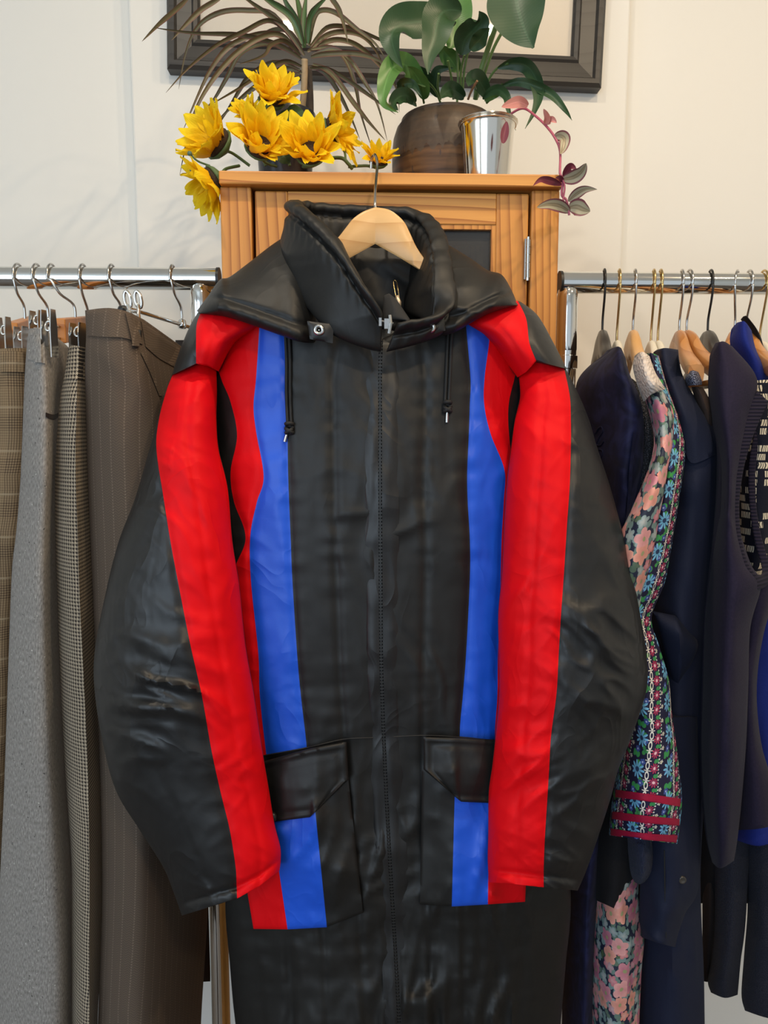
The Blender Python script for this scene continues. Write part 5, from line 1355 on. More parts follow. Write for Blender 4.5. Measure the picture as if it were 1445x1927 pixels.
# coat hangers: one of each kind, then copies
def hanger_proto(kind, label):
    """built along -Y (towards the camera) with the rail contact at the origin"""
    mats = {'wood': (RACKBEECH, STEEL), 'amber': (RACKAMBER, STEEL), 'black': (BLACKWOOD, BLACKMETAL), 'white': (WHITEPLASTIC, BRASS)}[kind]
    t = bpy.data.objects.new('coat_hanger', None); C.objects.link(t); ORG[t.name] = Vector((0, 0, 0)); t.empty_display_size = 0.05
    r = 0.0195; zc = -r + 0.001
    drop = -0.092 if kind != 'white' else -0.108
    pts = [Vector((0, 0, drop)), Vector((0, 0, drop + 0.02)), Vector((0, -r * 0.75, zc - 0.027)), Vector((0, -r * 1.05, zc - 0.008))]
    for a in range(195, -35, -20):
        an = math.radians(a); pts.append(Vector((0, r * math.cos(an), zc + r * math.sin(an))))
    vs, fs = tube_vf(spline(pts, 4), 0.0018, 8)
    obj('hook', vs, fs, mats[1], t)
    hh = 0.048 if kind != 'white' else 0.040
    for sg in (-1, 1):
        e_ = {'wood': 1.0, 'amber': 1.0, 'black': 0.85, 'white': 0.8}[kind]
        prof_u = [(0, 0), (0.012, -0.001), (0.026, -0.006), (0.040, -0.014), (0.056, -0.026), (0.078, -0.038), (0.105 * e_, -0.048), (0.13 * e_, -0.056), (0.15 * e_, -0.064)]
        us = spline([Vector((0, a, b)) for a, b in prof_u], 4)
        vs, fs = [], []; n = len(us); M = 12
        for i, u in enumerate(us):
            k = i / (n - 1)
            h = hh * (1 - 0.45 * min(1, k * 1.6)); th = (0.0065 + 0.004 * k)
            if kind == 'white': th *= 0.75
            for q in range(M):
                an = 2 * PI * q / M
                cx = math.copysign(abs(math.cos(an)) ** 0.6, math.cos(an)); cz = math.copysign(abs(math.sin(an)) ** 0.6, math.sin(an))
                vs.append(Vector((th * cx, sg * u.y, drop + 0.002 + u.z - h / 2 + h / 2 * cz)))
        for i in range(n - 1):
            for q in range(M):
                a = i * M + q; b = i * M + (q + 1) % M
                fs.append((a, b, b + M, a + M))
        fs.append(tuple(range(M))); fs.append(tuple((n - 1) * M + q for q in range(M)))
        obj('hanger_arm', vs, fs, mats[0], t, sharp=60)
    if kind in ('wood', 'amber', 'black'):
        vs, fs = tube_vf([Vector((0, -0.11, drop - 0.085)), Vector((0, 0.11, drop - 0.085))], 0.004, 10)
        obj('trouser_bar', vs, fs, mats[0], t)
    return t
spots = [
    ('black', 1137, 'black wooden coat hanger with black hook, holding the velvet jacket', 12),
    ('white', 1165, 'white hanger with gold hook between the black hanger and first beech hanger', 12),
    ('wood', 1195, 'pale beech coat hanger above the cream lace collar', 13),
    ('white', 1230, 'white hanger directly behind the cream lace collar, right of the beech hanger', 14),
    ('white', 1243, 'white hanger just left of the two amber varnished hangers', 12),
    ('amber', 1283, 'amber varnished coat hanger holding the navy coat', 14),
    ('amber', 1297, 'amber varnished coat hanger whose arm enters the knitted vest shoulder', 6),
    ('black', 1337, 'black wooden coat hanger half hidden behind the knitted vest', 12),
    ('amber', 1388, 'amber varnished coat hanger just left of the cobalt cardigan shoulder', 34),
    ('amber', 1410, 'amber varnished coat hanger carrying the black shirt', 10),
    ('white', 1437, 'white hanger with gold hook at the right edge, last on the rail', 8)]
PROTO = {}
for kind, hx, label, rot in spots:
    if kind not in PROTO:
        r = PROTO[kind] = hanger_proto(kind, label)
    else:
        src = PROTO[kind]
        r = src.copy(); C.objects.link(r)
        for ch in list(src.children):
            c = ch.copy(); C.objects.link(c); c.parent = r
    p = P(hx, 512, RAILY - OY[0])
    r.location = (p.x, RAILY, zR + RAILR + 0.0025)
    r.rotation_euler = (0, 0, math.radians(-rot))
    r['label'] = label; r['category'] = 'hanger'; r['group'] = 'coat hangers on the right rail'

# ------------------------------------------------------------------ plants and flowers on the cabinet
OY[0] = 0.0
def leafmat(name, c1, c2, rough=0.4, edge=None, stripe=None, k=60):
    g = G(name); s = g.sep(g.uv())
    n = g.noise(g.co(), 14, 2)
    c = g.mix(n, c1, c2)
    vein = g.math('ABSOLUTE', g.math('SINE', g.math('ADD', g.math('MULTIPLY', s[1], k), g.math('MULTIPLY', g.math('ABSOLUTE', g.math('SUBTRACT', s[0], 0.5)), 14.0))))
    c = g.mix(g.math('MULTIPLY', g.math('POWER', vein, 6.0), 0.05), c, tuple(min(1, x * 1.8 + 0.02) for x in c1))
    e = g.math('ABSOLUTE', g.math('SUBTRACT', s[0], 0.5))
    if edge: c = g.mix(g.math('GREATER_THAN', e, 0.38), c, edge)
    if stripe:
        f = g.math('MULTIPLY', g.math('GREATER_THAN', e, 0.14), g.math('LESS_THAN', e, 0.36))
        c = g.mix(g.math('MULTIPLY', f, 0.8), c, stripe)
    mid = g.math('LESS_THAN', e, 0.03)
    c = g.mix(g.math('MULTIPLY', mid, 0.35), c, tuple(min(1, x * 2.2 + 0.02) for x in c1))
    g.bump(vein, 0.06, 0.001)
    return g.set(c, rough, 0, 0.4)
DRAC = leafmat('dracaena_leaf', (0.085, 0.088, 0.036), (0.11, 0.075, 0.040), 0.42, (0.14, 0.05, 0.038), None, 0.1)
DRACG = leafmat('dracaena_young_leaf', (0.06, 0.12, 0.035), (0.05, 0.085, 0.03), 0.38, (0.08, 0.045, 0.03), None, 0.1)
LILY = leafmat('lily_leaf', (0.016, 0.045, 0.017), (0.030, 0.070, 0.024), 0.38)
LILYB = leafmat('lily_fresh_leaf', (0.06, 0.15, 0.03), (0.09, 0.20, 0.045), 0.35)
PETI = plain('leaf_stalk_green', (0.10, 0.17, 0.045), 0.45)
TRADG = leafmat('striped_leaf', (0.20, 0.15, 0.09), (0.26, 0.22, 0.13), 0.35, (0.20, 0.06, 0.075), (0.40, 0.36, 0.25), 2)
TRADP = leafmat('pink_leaf', (0.55, 0.20, 0.20), (0.62, 0.30, 0.25), 0.4, None, None, 2)
TRADD = leafmat('plum_leaf', (0.14, 0.020, 0.035), (0.18, 0.03, 0.045), 0.4, None, None, 2)
PINKSTEM = plain('pink_stem', (0.38, 0.08, 0.13), 0.45)
def leaf(name, pts, w, mat, parent, prof='lance', fold=0.35, roll=0.0, n=6, wn=6, wave=0.0):
    """blade along a midrib of (px,py,Y); w = greatest width in metres"""
    c = spline([P(*p) for p in pts], n)
    N = len(c); vs, fs, uv = [], [], []
    cp = Vector((0, 0, CAMZ))
    L = 0
    for i, p in enumerate(c):
        t = i / (N - 1)
        tg = (c[min(i + 1, N - 1)] - c[max(i - 1, 0)]).normalized()
        view = (p - cp).normalized()
        sd = tg.cross(view)
        if sd.length < 1e-4: sd = Vector((1, 0, 0))
        sd.normalize()
        nm = sd.cross(tg).normalized()
        if nm.dot(view) > 0: nm = -nm
        if roll: 
            q = Matrix.Rotation(roll, 3, tg); sd = q @ sd; nm = q @ nm
        if prof == 'strap': k = min(1, 0.45 + t * 3) * min(1, (1 - t) * 2.2) ** 0.8
        elif prof == 'ovate': k = math.sin(PI * min(1, t * 0.96 + 0.04)) ** 0.75 * (1.15 - 0.3 * t)
        else: k = math.sin(PI * min(1, t ** 0.8 * 0.97 + 0.03)) ** 1.1
        k = max(k, 0.04)
        if i: L += (p - c[i - 1]).length
        for j in range(wn + 1):
            u = j / wn * 2 - 1
            off = abs(u) ** 1.4 * fold * w / 2 * k
            wv = wave * math.sin(t * 14 + (1 if u > 0 else 0) * 1.5) * abs(u) ** 2 * k
            vs.append(p + sd * (u * w / 2 * k) + nm * (off + wv)); uv.append((j / wn, L / max(w, 1e-3)))
    for i in range(N - 1):
        for j in range(wn):
            a = i * (wn + 1) + j
            fs.append((a, a + 1, a + wn + 2, a + wn + 1))
    return obj(name, vs, fs, mat, parent, uv=uv)

# dracaena in a dark pot
TOPZ = CABTOP + 0.0005
def zpx(py, Y): return P(700, py, Y).z
def dracaena():
    Yp = 1.27
    c = P(537, 300, Yp)
    t = thing('dracaena', (c.x, Yp, TOPZ), 'spiky dracaena with narrow dark red-edged leaves in a navy pot behind the sunflowers', 'potted plant')
    H = zpx(219, Yp) - TOPZ; R = 56 * Yp / F
    POTM = plain('navy_glazed_pot', (0.018, 0.020, 0.028), 0.25)
    vs, fs = lathe_vf((c.x, Yp, TOPZ), [(0, 0), (R * 0.72, 0), (R * 0.76, 0.004), (R * 0.92, H * 0.8), (R * 0.98, H * 0.82), (R, H * 0.97), (R * 0.98, H), (R * 0.90, H), (R * 0.88, H * 0.85), (0, H * 0.84)])
    obj('pot', vs, fs, POTM, t, sharp=40)
    TR = plain('pale_trunk', (0.30, 0.22, 0.13), 0.8, bump=(160, 0.6), var=0.3)
    vs, fs = tube_vf(spline([P(566, 262, 1.27), P(568, 215, 1.27), P(571, 180, 1.268), P(573, 142, 1.265), P(573, 112, 1.262)], 5), [0.0052] * 21, 10)
    obj('trunk', vs, fs, TR, t)
    vs, fs = tube_vf(spline([P(581, 262, 1.29), P(582, 215, 1.29), P(581, 170, 1.285), P(578, 125, 1.275)], 5), [0.0075] * 16, 10)
    obj('trunk', vs, fs, plain('dark_trunk', (0.06, 0.045, 0.035), 0.7, bump=(160, 0.5)), t)
    o = (260.0, 0.0); k = 500 / 1445
    L = [  # crop polylines, y-offset at the tip, young?
        ([(905, 300), (800, 150), (640, 30), (540, -40)], -.05, 0), ([(890, 320), (760, 240), (560, 188), (300, 178), (85, 150)], -.06, 0),
        ([(880, 270), (740, 85), (600, 58), (450, 68), (330, 140), (262, 280), (220, 485)], .06, 0), ([(870, 260), (790, 150), (700, 108), (570, 170), (430, 240), (270, 370), (150, 505)], -.09, 0),
        ([(865, 270), (760, 190), (640, 190), (500, 250), (400, 370), (320, 530), (240, 720)], -.04, 0), ([(875, 290), (780, 190), (660, 205), (520, 300), (380, 470), (290, 660), (225, 955)], -.12, 0),
        ([(890, 360), (800, 330), (690, 380), (560, 470), (370, 582)], -.05, 0), ([(895, 400), (780, 375), (640, 470), (520, 570), (400, 690)], .05, 0),
        ([(885, 300), (800, 220), (720, 240), (680, 300), (550, 348)], -.10, 0), ([(880, 380), (740, 340), (600, 420), (510, 560), (430, 690)], .08, 0),
        ([(900, 260), (870, 120), (810, 20), (770, -60)], .0, 1), ([(908, 260), (905, 100), (918, -50)], .02, 1), ([(895, 240), (830, 90), (720, 10), (640, -40)], -.03, 1), ([(904, 250), (880, 80), (850, -60)], .04, 1),
        ([(925, 240), (935, 110), (975, 40), (1045, -30)], -.06, 1), ([(930, 250), (960, 100), (1000, 58), (1080, 75), (1190, 160), (1290, 240), (1350, 330)], -.05, 0),
        ([(1040, -20), (1080, 30), (1110, 100), (1142, 235)], -.10, 0), ([(935, 250), (1020, 150), (1120, 140), (1240, 180), (1360, 240), (1440, 330)], .05, 0),
        ([(940, 270), (1010, 200), (1100, 172), (1210, 190), (1290, 270), (1340, 380)], .07, 0), ([(940, 310), (1020, 295), (1180, 292), (1300, 325), (1390, 385)], -.06, 0),
        ([(935, 370), (1040, 375), (1180, 460), (1290, 540), (1400, 622)], -.07, 0), ([(945, 300), (1060, 270), (1150, 330), (1230, 450), (1300, 570), (1355, 770)], -.05, 0),
        ([(940, 360), (1010, 390), (1080, 480), (1150, 620), (1205, 755)], -.02, 0), ([(950, 350), (1050, 400), (1170, 560), (1250, 660), (1345, 765)], -.09, 0),
        ([(945, 270), (1050, 262), (1130, 330), (1180, 470), (1210, 620), (1270, 805)], .03, 0), ([(270, -10), (190, 60), (110, 130), (20, 225)], -.08, 0),
        ([(450, -12), (350, 45), (270, 120), (180, 220)], -.03, 0), ([(870, 300), (700, 240), (560, 290), (480, 430), (400, 560), (300, 660)], .09, 0),
        ([(890, 250), (820, 170), (740, 160), (640, 210), (560, 260)], .08, 0), ([(920, 280), (990, 240), (1080, 215), (1180, 240), (1280, 320), (1400, 470), (1420, 610)], .08, 0),
        ([(880, 400), (800, 420), (700, 500), (600, 600)], .06, 0)]
    for pts, dy, young in L:
        n = len(pts)
        q = [(o[0] + a * k, o[1] + b * k, 1.262 + dy * (i / (n - 1)) ** 1.2) for i, (a, b) in enumerate(pts)]
        leaf('leaf', q, 0.0078 if not young else 0.0105, DRACG if young else DRAC, t, 'strap', 0.5, random.uniform(-0.6, 0.6), 5, 4)
dracaena()

# peace lily in a stoneware pot
def lily():
    Yp = 1.25
    c = P(839, 300, Yp)
    t = thing('peace_lily', (c.x, Yp, TOPZ), 'broad-leaved peace lily in a round brown stoneware pot on the cabinet', 'potted plant')
    s = Yp / F; z = lambda py: zpx(py, Yp - 0.08) - TOPZ
    g = G('brown_stoneware'); co = g.co(); xyz = g.sep(co)
    drip = g.noise(g.scale(co, (1, 1, 0.15)), 70, 2)
    band = g.noise(g.scale(co, (0.1, 0.1, 1)), 90, 2)
    base = g.mix(g.math('MULTIPLY', g.math('SUBTRACT', band, 0.36), 3.4), (0.026, 0.014, 0.008), (0.12, 0.062, 0.027))
    edge = g.math('GREATER_THAN', g.math('ADD', xyz[2], g.math('MULTIPLY', drip, 0.050)), 0.108)
    top = g.mix(g.noise(co, 120, 3), (0.050, 0.036, 0.026), (0.09, 0.066, 0.046))
    col = g.mix(g.math('MULTIPLY', edge, 0.75), base, top)
    sp = g.math('GREATER_THAN', g.noise(g.scale(co, (1, 1, 0.3)), 60, 2), 0.68)
    col = g.mix(g.math('MULTIPLY', sp, 0.6), col, (0.03, 0.026, 0.028))
    g.bump(g.math('ADD', band, g.math('MULTIPLY', g.noise(co, 150, 2), 0.4)), 0.3, 0.002)
    STONE = g.set(col, 0.42, 0, 0.25)
    H = z(184)
    prof = [(0, 0), (86 * s, 0), (91 * s, 0.004), (94 * s, H * .2), (97 * s, H * .5), (97 * s, H * .66), (94.5 * s, H * .8), (89 * s, H * .9), (82 * s, H * .955), (80 * s, H * .97), (80.5 * s, H * .99), (79 * s, H), (72 * s, H), (71 * s, H * .94), (0, H * .90)]
    vs, fs = lathe_vf((c.x, Yp, TOPZ), prof, 64)
    obj('pot', vs, fs, STONE, t, sharp=45)
    o = (680, 0); k = 500 / 1445
    def q(pts, y0, y1):
        n = len(pts); return [(o[0] + a * k, o[1] + b * k, y0 + (y1 - y0) * i / (n - 1)) for i, (a, b) in enumerate(pts)]
    def lf(pts, w, y0, y1, m=LILY, prof='lance', fold=0.3, roll=0.0, wave=0.002): leaf('leaf', q(pts, y0, y1), w * k * 1.2 / F, m, t, prof, fold, roll, 7, 8, wave)
    def st(pts, r, y0, y1, m=PETI):
        c_ = spline([P(*p) for p in q(pts, y0, y1)], 5); tube('leaf_stalk', c_, r, m, t, 8)
    st([(620, 540), (640, 420), (690, 260), (745, 100), (790, -40)], 0.0042, 1.25, 1.17)
    st([(630, 530), (670, 400), (720, 260), (790, 130), (850, 20)], 0.0025, 1.27, 1.20)
    lf([(800, -190), (830, -60), (855, 60), (895, 180), (936, 262)], 285, 1.14, 1.12, LILY, 'lance', 0.18)
    lf([(505, 95), (420, 105), (320, 118), (215, 135), (165, 190), (185, 290), (225, 370)], 175, 1.20, 1.15, LILY, 'lance', 0.3, 0.35)
    lf([(545, 60), (470, 55), (425, 90), (400, 190), (370, 300), (362, 405)], 165, 1.16, 1.11, LILY, 'lance', 0.25)
    lf([(480, -120), (500, -20), (515, 80), (500, 200), (470, 260)], 165, 1.20, 1.19, LILYB, 'ovate', 0.2)
    lf([(545, 300), (560, 220), (610, 160), (650, 110), (640, 60)], 150, 1.19, 1.15, LILY, 'lance', 0.5, 0.3)
    lf([(590, 270), (640, 220), (670, 180), (700, 152)], 80, 1.18, 1.14, LILY, 'lance', 0.4)
    lf([(350, 470), (290, 400), (230, 350), (170, 370), (130, 460), (125, 560), (200, 612)], 110, 1.20, 1.13, LILYB, 'lance', 0.3, 0.3)
    lf([(345, 540), (330, 470), (290, 400), (250, 360)], 80, 1.22, 1.16, LILYB, 'lance', 0.3)
    lf([(290, 560), (250, 520), (200, 530), (175, 570), (200, 600)], 75, 1.20, 1.14, LILY, 'ovate', 0.4)
    lf([(420, 530), (370, 450), (330, 390), (260, 350)], 60, 1.24, 1.20, LILY)
    lf([(400, 520), (400, 440), (420, 380), (500, 370)], 60, 1.25, 1.22, LILY)
    lf([(530, 390), (490, 330), (450, 280), (430, 240)], 90, 1.24, 1.22, LILYB)
    lf([(300, 580), (220, 470), (280, 460), (330, 530)], 55, 1.2, 1.17, LILY)
    lf([(690, 530), (640, 440), (600, 430), (580, 470)], 90, 1.23, 1.17, LILY, 'ovate', 0.3)
    lf([(560, 530), (500, 490), (460, 500), (430, 535)], 80, 1.22, 1.17, LILY, 'ovate', 0.3)
    st([(670, 540), (690, 440), (740, 370), (800, 345)], 0.002, 1.25, 1.20)
    lf([(740, 370), (820, 345), (900, 360), (950, 430), (965, 520), (940, 610), (890, 700)], 75, 1.21, 1.14, LILY, 'lance', 0.4, 0.3)
    st([(680, 560), (740, 500), (790, 460)], 0.002, 1.24, 1.20)
    lf([(760, 470), (850, 445), (950, 470), (1040, 520), (1110, 600), (1145, 655)], 48, 1.20, 1.12, LILY, 'lance', 0.35)
    lf([(660, 540), (700, 500), (750, 490), (790, 530), (800, 600), (840, 710)], 50, 1.22, 1.15, LILY, 'lance', 0.3)
    lf([(670, 550), (720, 510), (760, 480), (765, 450)], 50, 1.23, 1.2, LILYB)
    for pts in ([(430, 560), (400, 490), (345, 430)], [(520, 560), (525, 420), (515, 220), (500, 110)], [(500, 540), (490, 430), (470, 330)], [(340, 560), (325, 500), (290, 440)], [(545, 540), (540, 400), (560, 300)], [(430, 540), (415, 470), (420, 400)], [(550, 540), (560, 380), (600, 200)]):
        st(pts, 0.0018, 1.24, 1.20)
    st([(580, 540), (600, 490), (630, 440)], 0.0018, 1.20, 1.17, plain('dry_stalk', (0.22, 0.11, 0.05), 0.7))
lily()

# silver cup with a spiderwort cutting
def cup():
    Yc = 1.135
    c = P(917, 300, Yc); s = Yc / F
    t = thing('metal_cup', (c.x, Yc, TOPZ), 'shiny tapered silver metal cup standing before the stoneware pot', 'cup')
    H = zpx(207, Yc - 0.04) - TOPZ
    SILVER = plain('silver', (0.75, 0.70, 0.62), 0.13, 1.0, bump=(14, 0.08))
    prof = [(0, 0.001), (37 * s, 0.0), (38.5 * s, 0.002), (47 * s, H * .90), (49 * s, H * .955), (50.5 * s, H * .965), (49 * s, H * .975), (53.5 * s, H * .99), (53.5 * s, H), (50 * s, H * .985), (46 * s, H * .9), (37 * s, H * .08), (0, H * .07)]
    vs, fs = lathe_vf((c.x, Yc, TOPZ), prof, 72)
    obj('body', vs, fs, SILVER, t, sharp=50)
    vs, fs = tube_vf([Vector((c.x + 50.3 * s * math.cos(a), Yc + 50.3 * s * math.sin(a), TOPZ + H * .957)) for a in [i * 2 * PI / 72 for i in range(73)]], 0.0011, 6)
    obj('rim_bead', vs, fs, SILVER, t)
    # cutting
    t2 = thing('spiderwort_cutting', tuple(P(960, 300, Yc)), 'trailing pink-stemmed spiderwort cutting with striped leaves, hanging from the metal cup', 'plant cutting')
    o = (680, 0); k = 500 / 1445
    def q(pts, y0, y1):
        n = len(pts); return [(o[0] + a * k, o[1] + b * k, y0 + (y1 - y0) * i / (n - 1)) for i, (a, b) in enumerate(pts)]
    YF = CABF - 0.03
    stem = [(790, 720, 1.14), (800, 640, 1.13), (835, 605, 1.12), (885, 590, 1.11), (940, 625, 1.09), (1000, 680, 1.07), (1050, 745, 1.05), (1080, 820, 1.04), (1080, 940, YF), (1095, 975, YF), (1090, 1060, YF), (1115, 1090, YF), (1130, 1170, YF)]
    tube('stem', spline([P(o[0] + a * k, o[1] + b * k, y) for a, b, y in stem], 5), 0.0017, PINKSTEM, t2, 8)
    tube('stem', spline([P(o[0] + a * k, o[1] + b * k, y) for a, b, y in [(1082, 950, YF), (1105, 1010, YF - .004), (1098, 1080, YF - .004), (1100, 1125, YF - .004)]], 5), 0.0013, PINKSTEM, t2, 8)
    def lf(pts, w, y0, y1, m, fold=0.5, roll=0.0, prof='ovate'): leaf('leaf', q(pts, y0, y1), w * k * 1.1 / F, m, t2, prof, fold, roll, 6, 6)
    lf([(905, 575), (860, 555), (810, 565), (762, 582)], 55, 1.11, 1.06, TRADP, 0.3)
    lf([(770, 780), (780, 720), (790, 660)], 40, 1.05, 1.05, TRADD, 0.3)
    lf([(1000, 680), (1010, 640), (990, 592)], 32, 1.07, 1.05, TRADP)
    lf([(1005, 672), (1035, 650), (1062, 668)], 32, 1.07, 1.05, TRADP)
    lf([(1050, 742), (1085, 740), (1105, 760), (1095, 810), (1080, 838)], 58, 1.05, 1.03, TRADG, 0.4)
    lf([(1095, 975), (1150, 965), (1195, 935), (1222, 888)], 66, YF, YF - .03, TRADG, 0.3)
    lf([(1100, 960), (1120, 930), (1140, 905), (1168, 918)], 40, YF, YF - .02, TRADD, 0.4)
    lf([(1090, 1005), (1030, 985), (975, 978), (932, 1012)], 36, YF, YF - .03, TRADD, 0.4, 0, 'lance')
    lf([(1095, 985), (1075, 968), (1055, 968)], 26, YF, YF - .02, TRADD)
    lf([(1125, 1095), (1170, 1055), (1220, 1030), (1282, 1030)], 48, YF, YF - .03, TRADG, 0.35, 0, 'lance')
    lf([(1130, 1150), (1080, 1120), (1020, 1112), (955, 1128)], 58, YF, YF - .03, TRADG, 0.35)
    lf([(1130, 1130), (1170, 1125), (1210, 1140), (1244, 1150)], 78, YF, YF - .02, TRADG, 0.3)
cup()

# artificial sunflowers
def petal_mesh(name, curl, mat):
    vs, fs, uv = [], [], []
    NL, NW = 9, 6
    for i in range(NL + 1):
        t = i / NL
        w_ = 0.235 * (math.sin(PI * (t ** 0.95 * 0.93 + 0.045)) ** 0.72)
        for j in range(NW + 1):
            u = j / NW * 2 - 1
            z_ = curl * t * t + 0.10 * abs(u) ** 1.6 * math.sin(PI * t) + 0.03 * math.sin(9 * t + 3 * u)
            vs.append((u * w_ + 0.02 * math.sin(5 * t), t, z_)); uv.append((j / NW, t))
    for i in range(NL):
        for j in range(NW):
            a = i * (NW + 1) + j; fs.append((a, a + 1, a + NW + 2, a + NW + 1))
    me = bpy.data.meshes.new(name); me.from_pydata(vs, [], fs); me.materials.append(mat)
    me.polygons.foreach_set('use_smooth', [True] * len(me.polygons))
    l = me.uv_layers.new(name='UVMap')
    for lp in me.loops: l.data[lp.index].uv = uv[lp.vertex_index]
    return me
def petalmat():
    g = G('yellow_petal'); s = g.sep(g.uv())
    c = g.ramp(s[1], [(0.0, (0.86, 0.36, 0.003)), (0.35, (0.93, 0.58, 0.005)), (1.0, (0.95, 0.70, 0.018))])
    vein = g.math('ABSOLUTE', g.math('SINE', g.math('MULTIPLY', s[0], 22.0)))
    g.bump(vein, 0.2, 0.001)
    g.b.inputs['Subsurface Weight'].default_value = 0.0
    nt = g.nt
    tl = g.new('ShaderNodeBsdfTranslucent'); g.put(tl.inputs[0], c)
    g.set(c, 0.6, 0, 0.2)
    mx = g.new('ShaderNodeMixShader'); mx.inputs[0].default_value = 0.3
    nt.links.new(g.b.outputs[0], mx.inputs[1]); nt.links.new(tl.outputs[0], mx.inputs[2])
    nt.links.new(mx.outputs[0], nt.nodes['Material Output'].inputs[0])
    return g.m
PETAL = petalmat()
PM = [petal_mesh('petal', c, PETAL) for c in (0.28, 0.05, -0.22)]
DISCM = plain('sunflower_disc', (0.035, 0.018, 0.008), 0.9, bump=(500, 1.0), var=0.5)
FSTEM = plain('flower_stem', (0.07, 0.12, 0.035), 0.6)
FLEAF = leafmat('sunflower_leaf', (0.022, 0.055, 0.022), (0.035, 0.075, 0.028), 0.5)
def sunflower(px, py, Y, R, axis, cup, label, stem=None, n1=13, n2=11, seed=0, leaves=()):
    rnd = random.Random(seed)
    c = P(px, py, Y)
    t = thing('sunflower', c, label, 'flower', 'sunflowers on the cabinet')
    A = Vector(axis).normalized()
    M = A.to_track_quat('Z', 'Y').to_matrix().to_4x4()
    r = R * Y / F
    for ring, (n, cu, ln, z0) in enumerate(((n1, cup, 1.0, 0.0), (n2, cup + 0.25, 0.80, 0.003))):
        for i in range(n):
            a = 2 * PI * (i + 0.5 * ring + rnd.uniform(-0.25, 0.25)) / n
            o = bpy.data.objects.new('petal', PM[rnd.randrange(3)]); C.objects.link(o); o.parent = t
            s_ = r * ln * rnd.uniform(0.85, 1.08)
            o.matrix_local = M @ Matrix.Rotation(a, 4, 'Z') @ Matrix.Translation((0, r * 0.20, z0)) @ Matrix.Rotation(cu + rnd.uniform(-0.22, 0.22), 4, 'X') @ Matrix.Rotation(rnd.uniform(-0.3, 0.3), 4, 'Y') @ Matrix.Diagonal((s_ * rnd.uniform(0.85, 1.15), s_, s_, 1))
    M3 = M.to_3x3()
    vs, fs = lathe_vf((0, 0, 0), [(0, -r * 0.10), (r * 0.26, -r * 0.08), (r * 0.38, 0.02 * r), (r * 0.40, r * 0.10), (r * 0.32, r * 0.19), (r * 0.16, r * 0.22), (0, r * 0.20)], 20)
    obj('disc', [c + M3 @ v for v in vs], fs, DISCM, t)
    vs, fs = lathe_vf((0, 0, 0), [(0, -r * 0.30), (r * 0.10, -r * 0.26), (r * 0.32, -r * 0.14), (r * 0.43, -r * 0.01), (r * 0.38, r * 0.01)], 16)
    obj('calyx', [c + M3 @ v for v in vs], fs, FSTEM, t)
    if stem:
        pts = [c - A * r * 0.25] + [P(*p) for p in stem]
        tube('stem', spline(pts, 6), 0.0022, FSTEM, t, 8)
    for q in leaves:
        leaf('leaf', q[0], q[1], FLEAF, t, 'ovate', 0.25, 0.0, 6, 6, 0.003)
YS = 1.16
sunflower(511, 190, 1.17, 58, (0.18, -0.55, 0.55), 0.75, 'tallest sunflower, facing forward above the other blooms', [(520, 222, 1.19), (535, 270, 1.2), (545, 312, 1.2)], seed=1,
          leaves=[([(540, 205, 1.165), (548, 222, 1.15), (545, 240, 1.145), (528, 250, 1.15)], 0.042), ([(530, 235, 1.19), (548, 250, 1.17), (562, 262, 1.16)], 0.030)])
sunflower(412, 272, 1.15, 70, (-0.55, -0.55, 0.35), 0.7, 'pale sunflower at the left end, above the drooping one', [(440, 290, 1.18), (470, 312, 1.19)], seed=2)
sunflower(403, 338, 1.06, 62, (-0.75, -0.25, -0.55), 0.6, 'drooping sunflower hanging over the left corner of the cabinet top', [(425, 318, 1.11), (450, 312, 1.14)], seed=3, n1=12, n2=9)
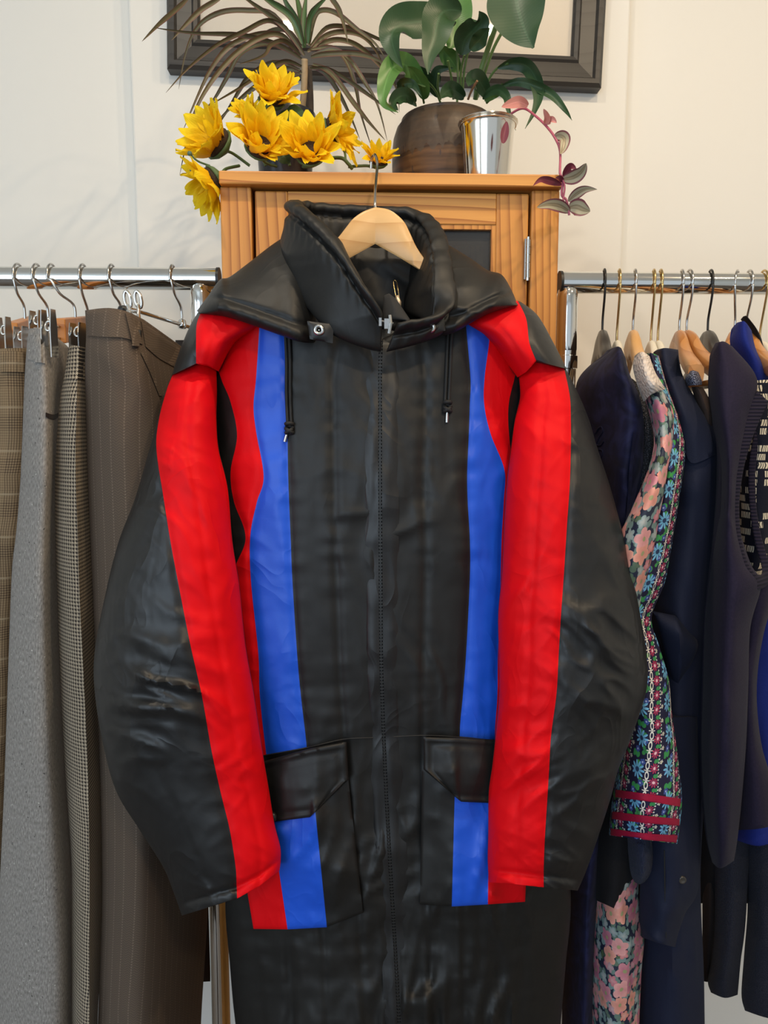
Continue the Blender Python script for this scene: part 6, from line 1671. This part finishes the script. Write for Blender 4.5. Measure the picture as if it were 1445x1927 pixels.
sunflower(488, 278, 1.12, 64, (0.25, -0.7, 0.30), 0.75, 'wide sunflower just below the tallest one, left of the dark-centred bloom', [(500, 306, 1.16), (520, 313, 1.19)], seed=4)
sunflower(585, 290, 1.11, 66, (-0.05, -0.8, 0.38), 0.72, 'dark-centred sunflower facing forward, resting on the cabinet edge', [(590, 312, 1.15), (570, 314, 1.19)], seed=5,
          leaves=[([(525, 272, 1.16), (532, 290, 1.15), (545, 308, 1.145)], 0.026)])
sunflower(622, 248, 1.18, 58, (0.75, -0.2, 0.25), 0.6, 'sunflower turned to the right behind the dark-centred bloom', [(600, 270, 1.2), (575, 310, 1.21)], seed=6,
          leaves=[([(590, 245, 1.2), (580, 232, 1.19), (575, 225, 1.18)], 0.02)])
sunflower(712, 306, 1.19, 40, (0.1, -0.5, 0.6), 0.8, 'small yellow bloom behind the suit hanger hook', [(690, 312, 1.2), (655, 314, 1.2)], seed=7, n1=9, n2=6)
sunflower(468, 218, 1.21, 34, (-0.2, -0.5, 0.4), 0.8, 'pale half-hidden bloom left behind the tallest sunflower', [(478, 260, 1.21), (500, 312, 1.21)], seed=8, n1=9, n2=6)
# loose stems with buds
t = thing('flower_bud_stem', P(640, 300, 1.15), 'green curling flower stem with a bud, right of the dark-centred sunflower', 'flower stem')
tube('stem', spline([P(600, 300, 1.16), P(640, 297, 1.13), (P(655, 308, 1.13)), P(662, 317, 1.14)], 6), 0.0026, FSTEM, t, 8)
tube('stem', spline([P(636, 270, 1.18), P(648, 285, 1.16), P(650, 300, 1.14)], 6), 0.0018, FSTEM, t, 8)
t = thing('flower_bud_stem', P(367, 318, 1.07), 'short green stem with round buds poking out left of the drooping sunflower', 'flower stem')
tube('stem', spline([P(395, 312, 1.09), P(372, 303, 1.08), P(358, 290, 1.075)], 6), 0.0014, FSTEM, t, 8)
for (x, y, r) in ((357, 289, .0035), (365, 321, .006)):
    p = P(x, y, 1.072)
    vs, fs = lathe_vf((p.x, p.y, p.z), [(0, -r), (r * .7, -r * .7), (r, 0), (r * .7, r * .7), (0, r)], 14)
    obj('bud', vs, fs, plain('bud_green', (0.07, 0.13, 0.09), 0.6), t)
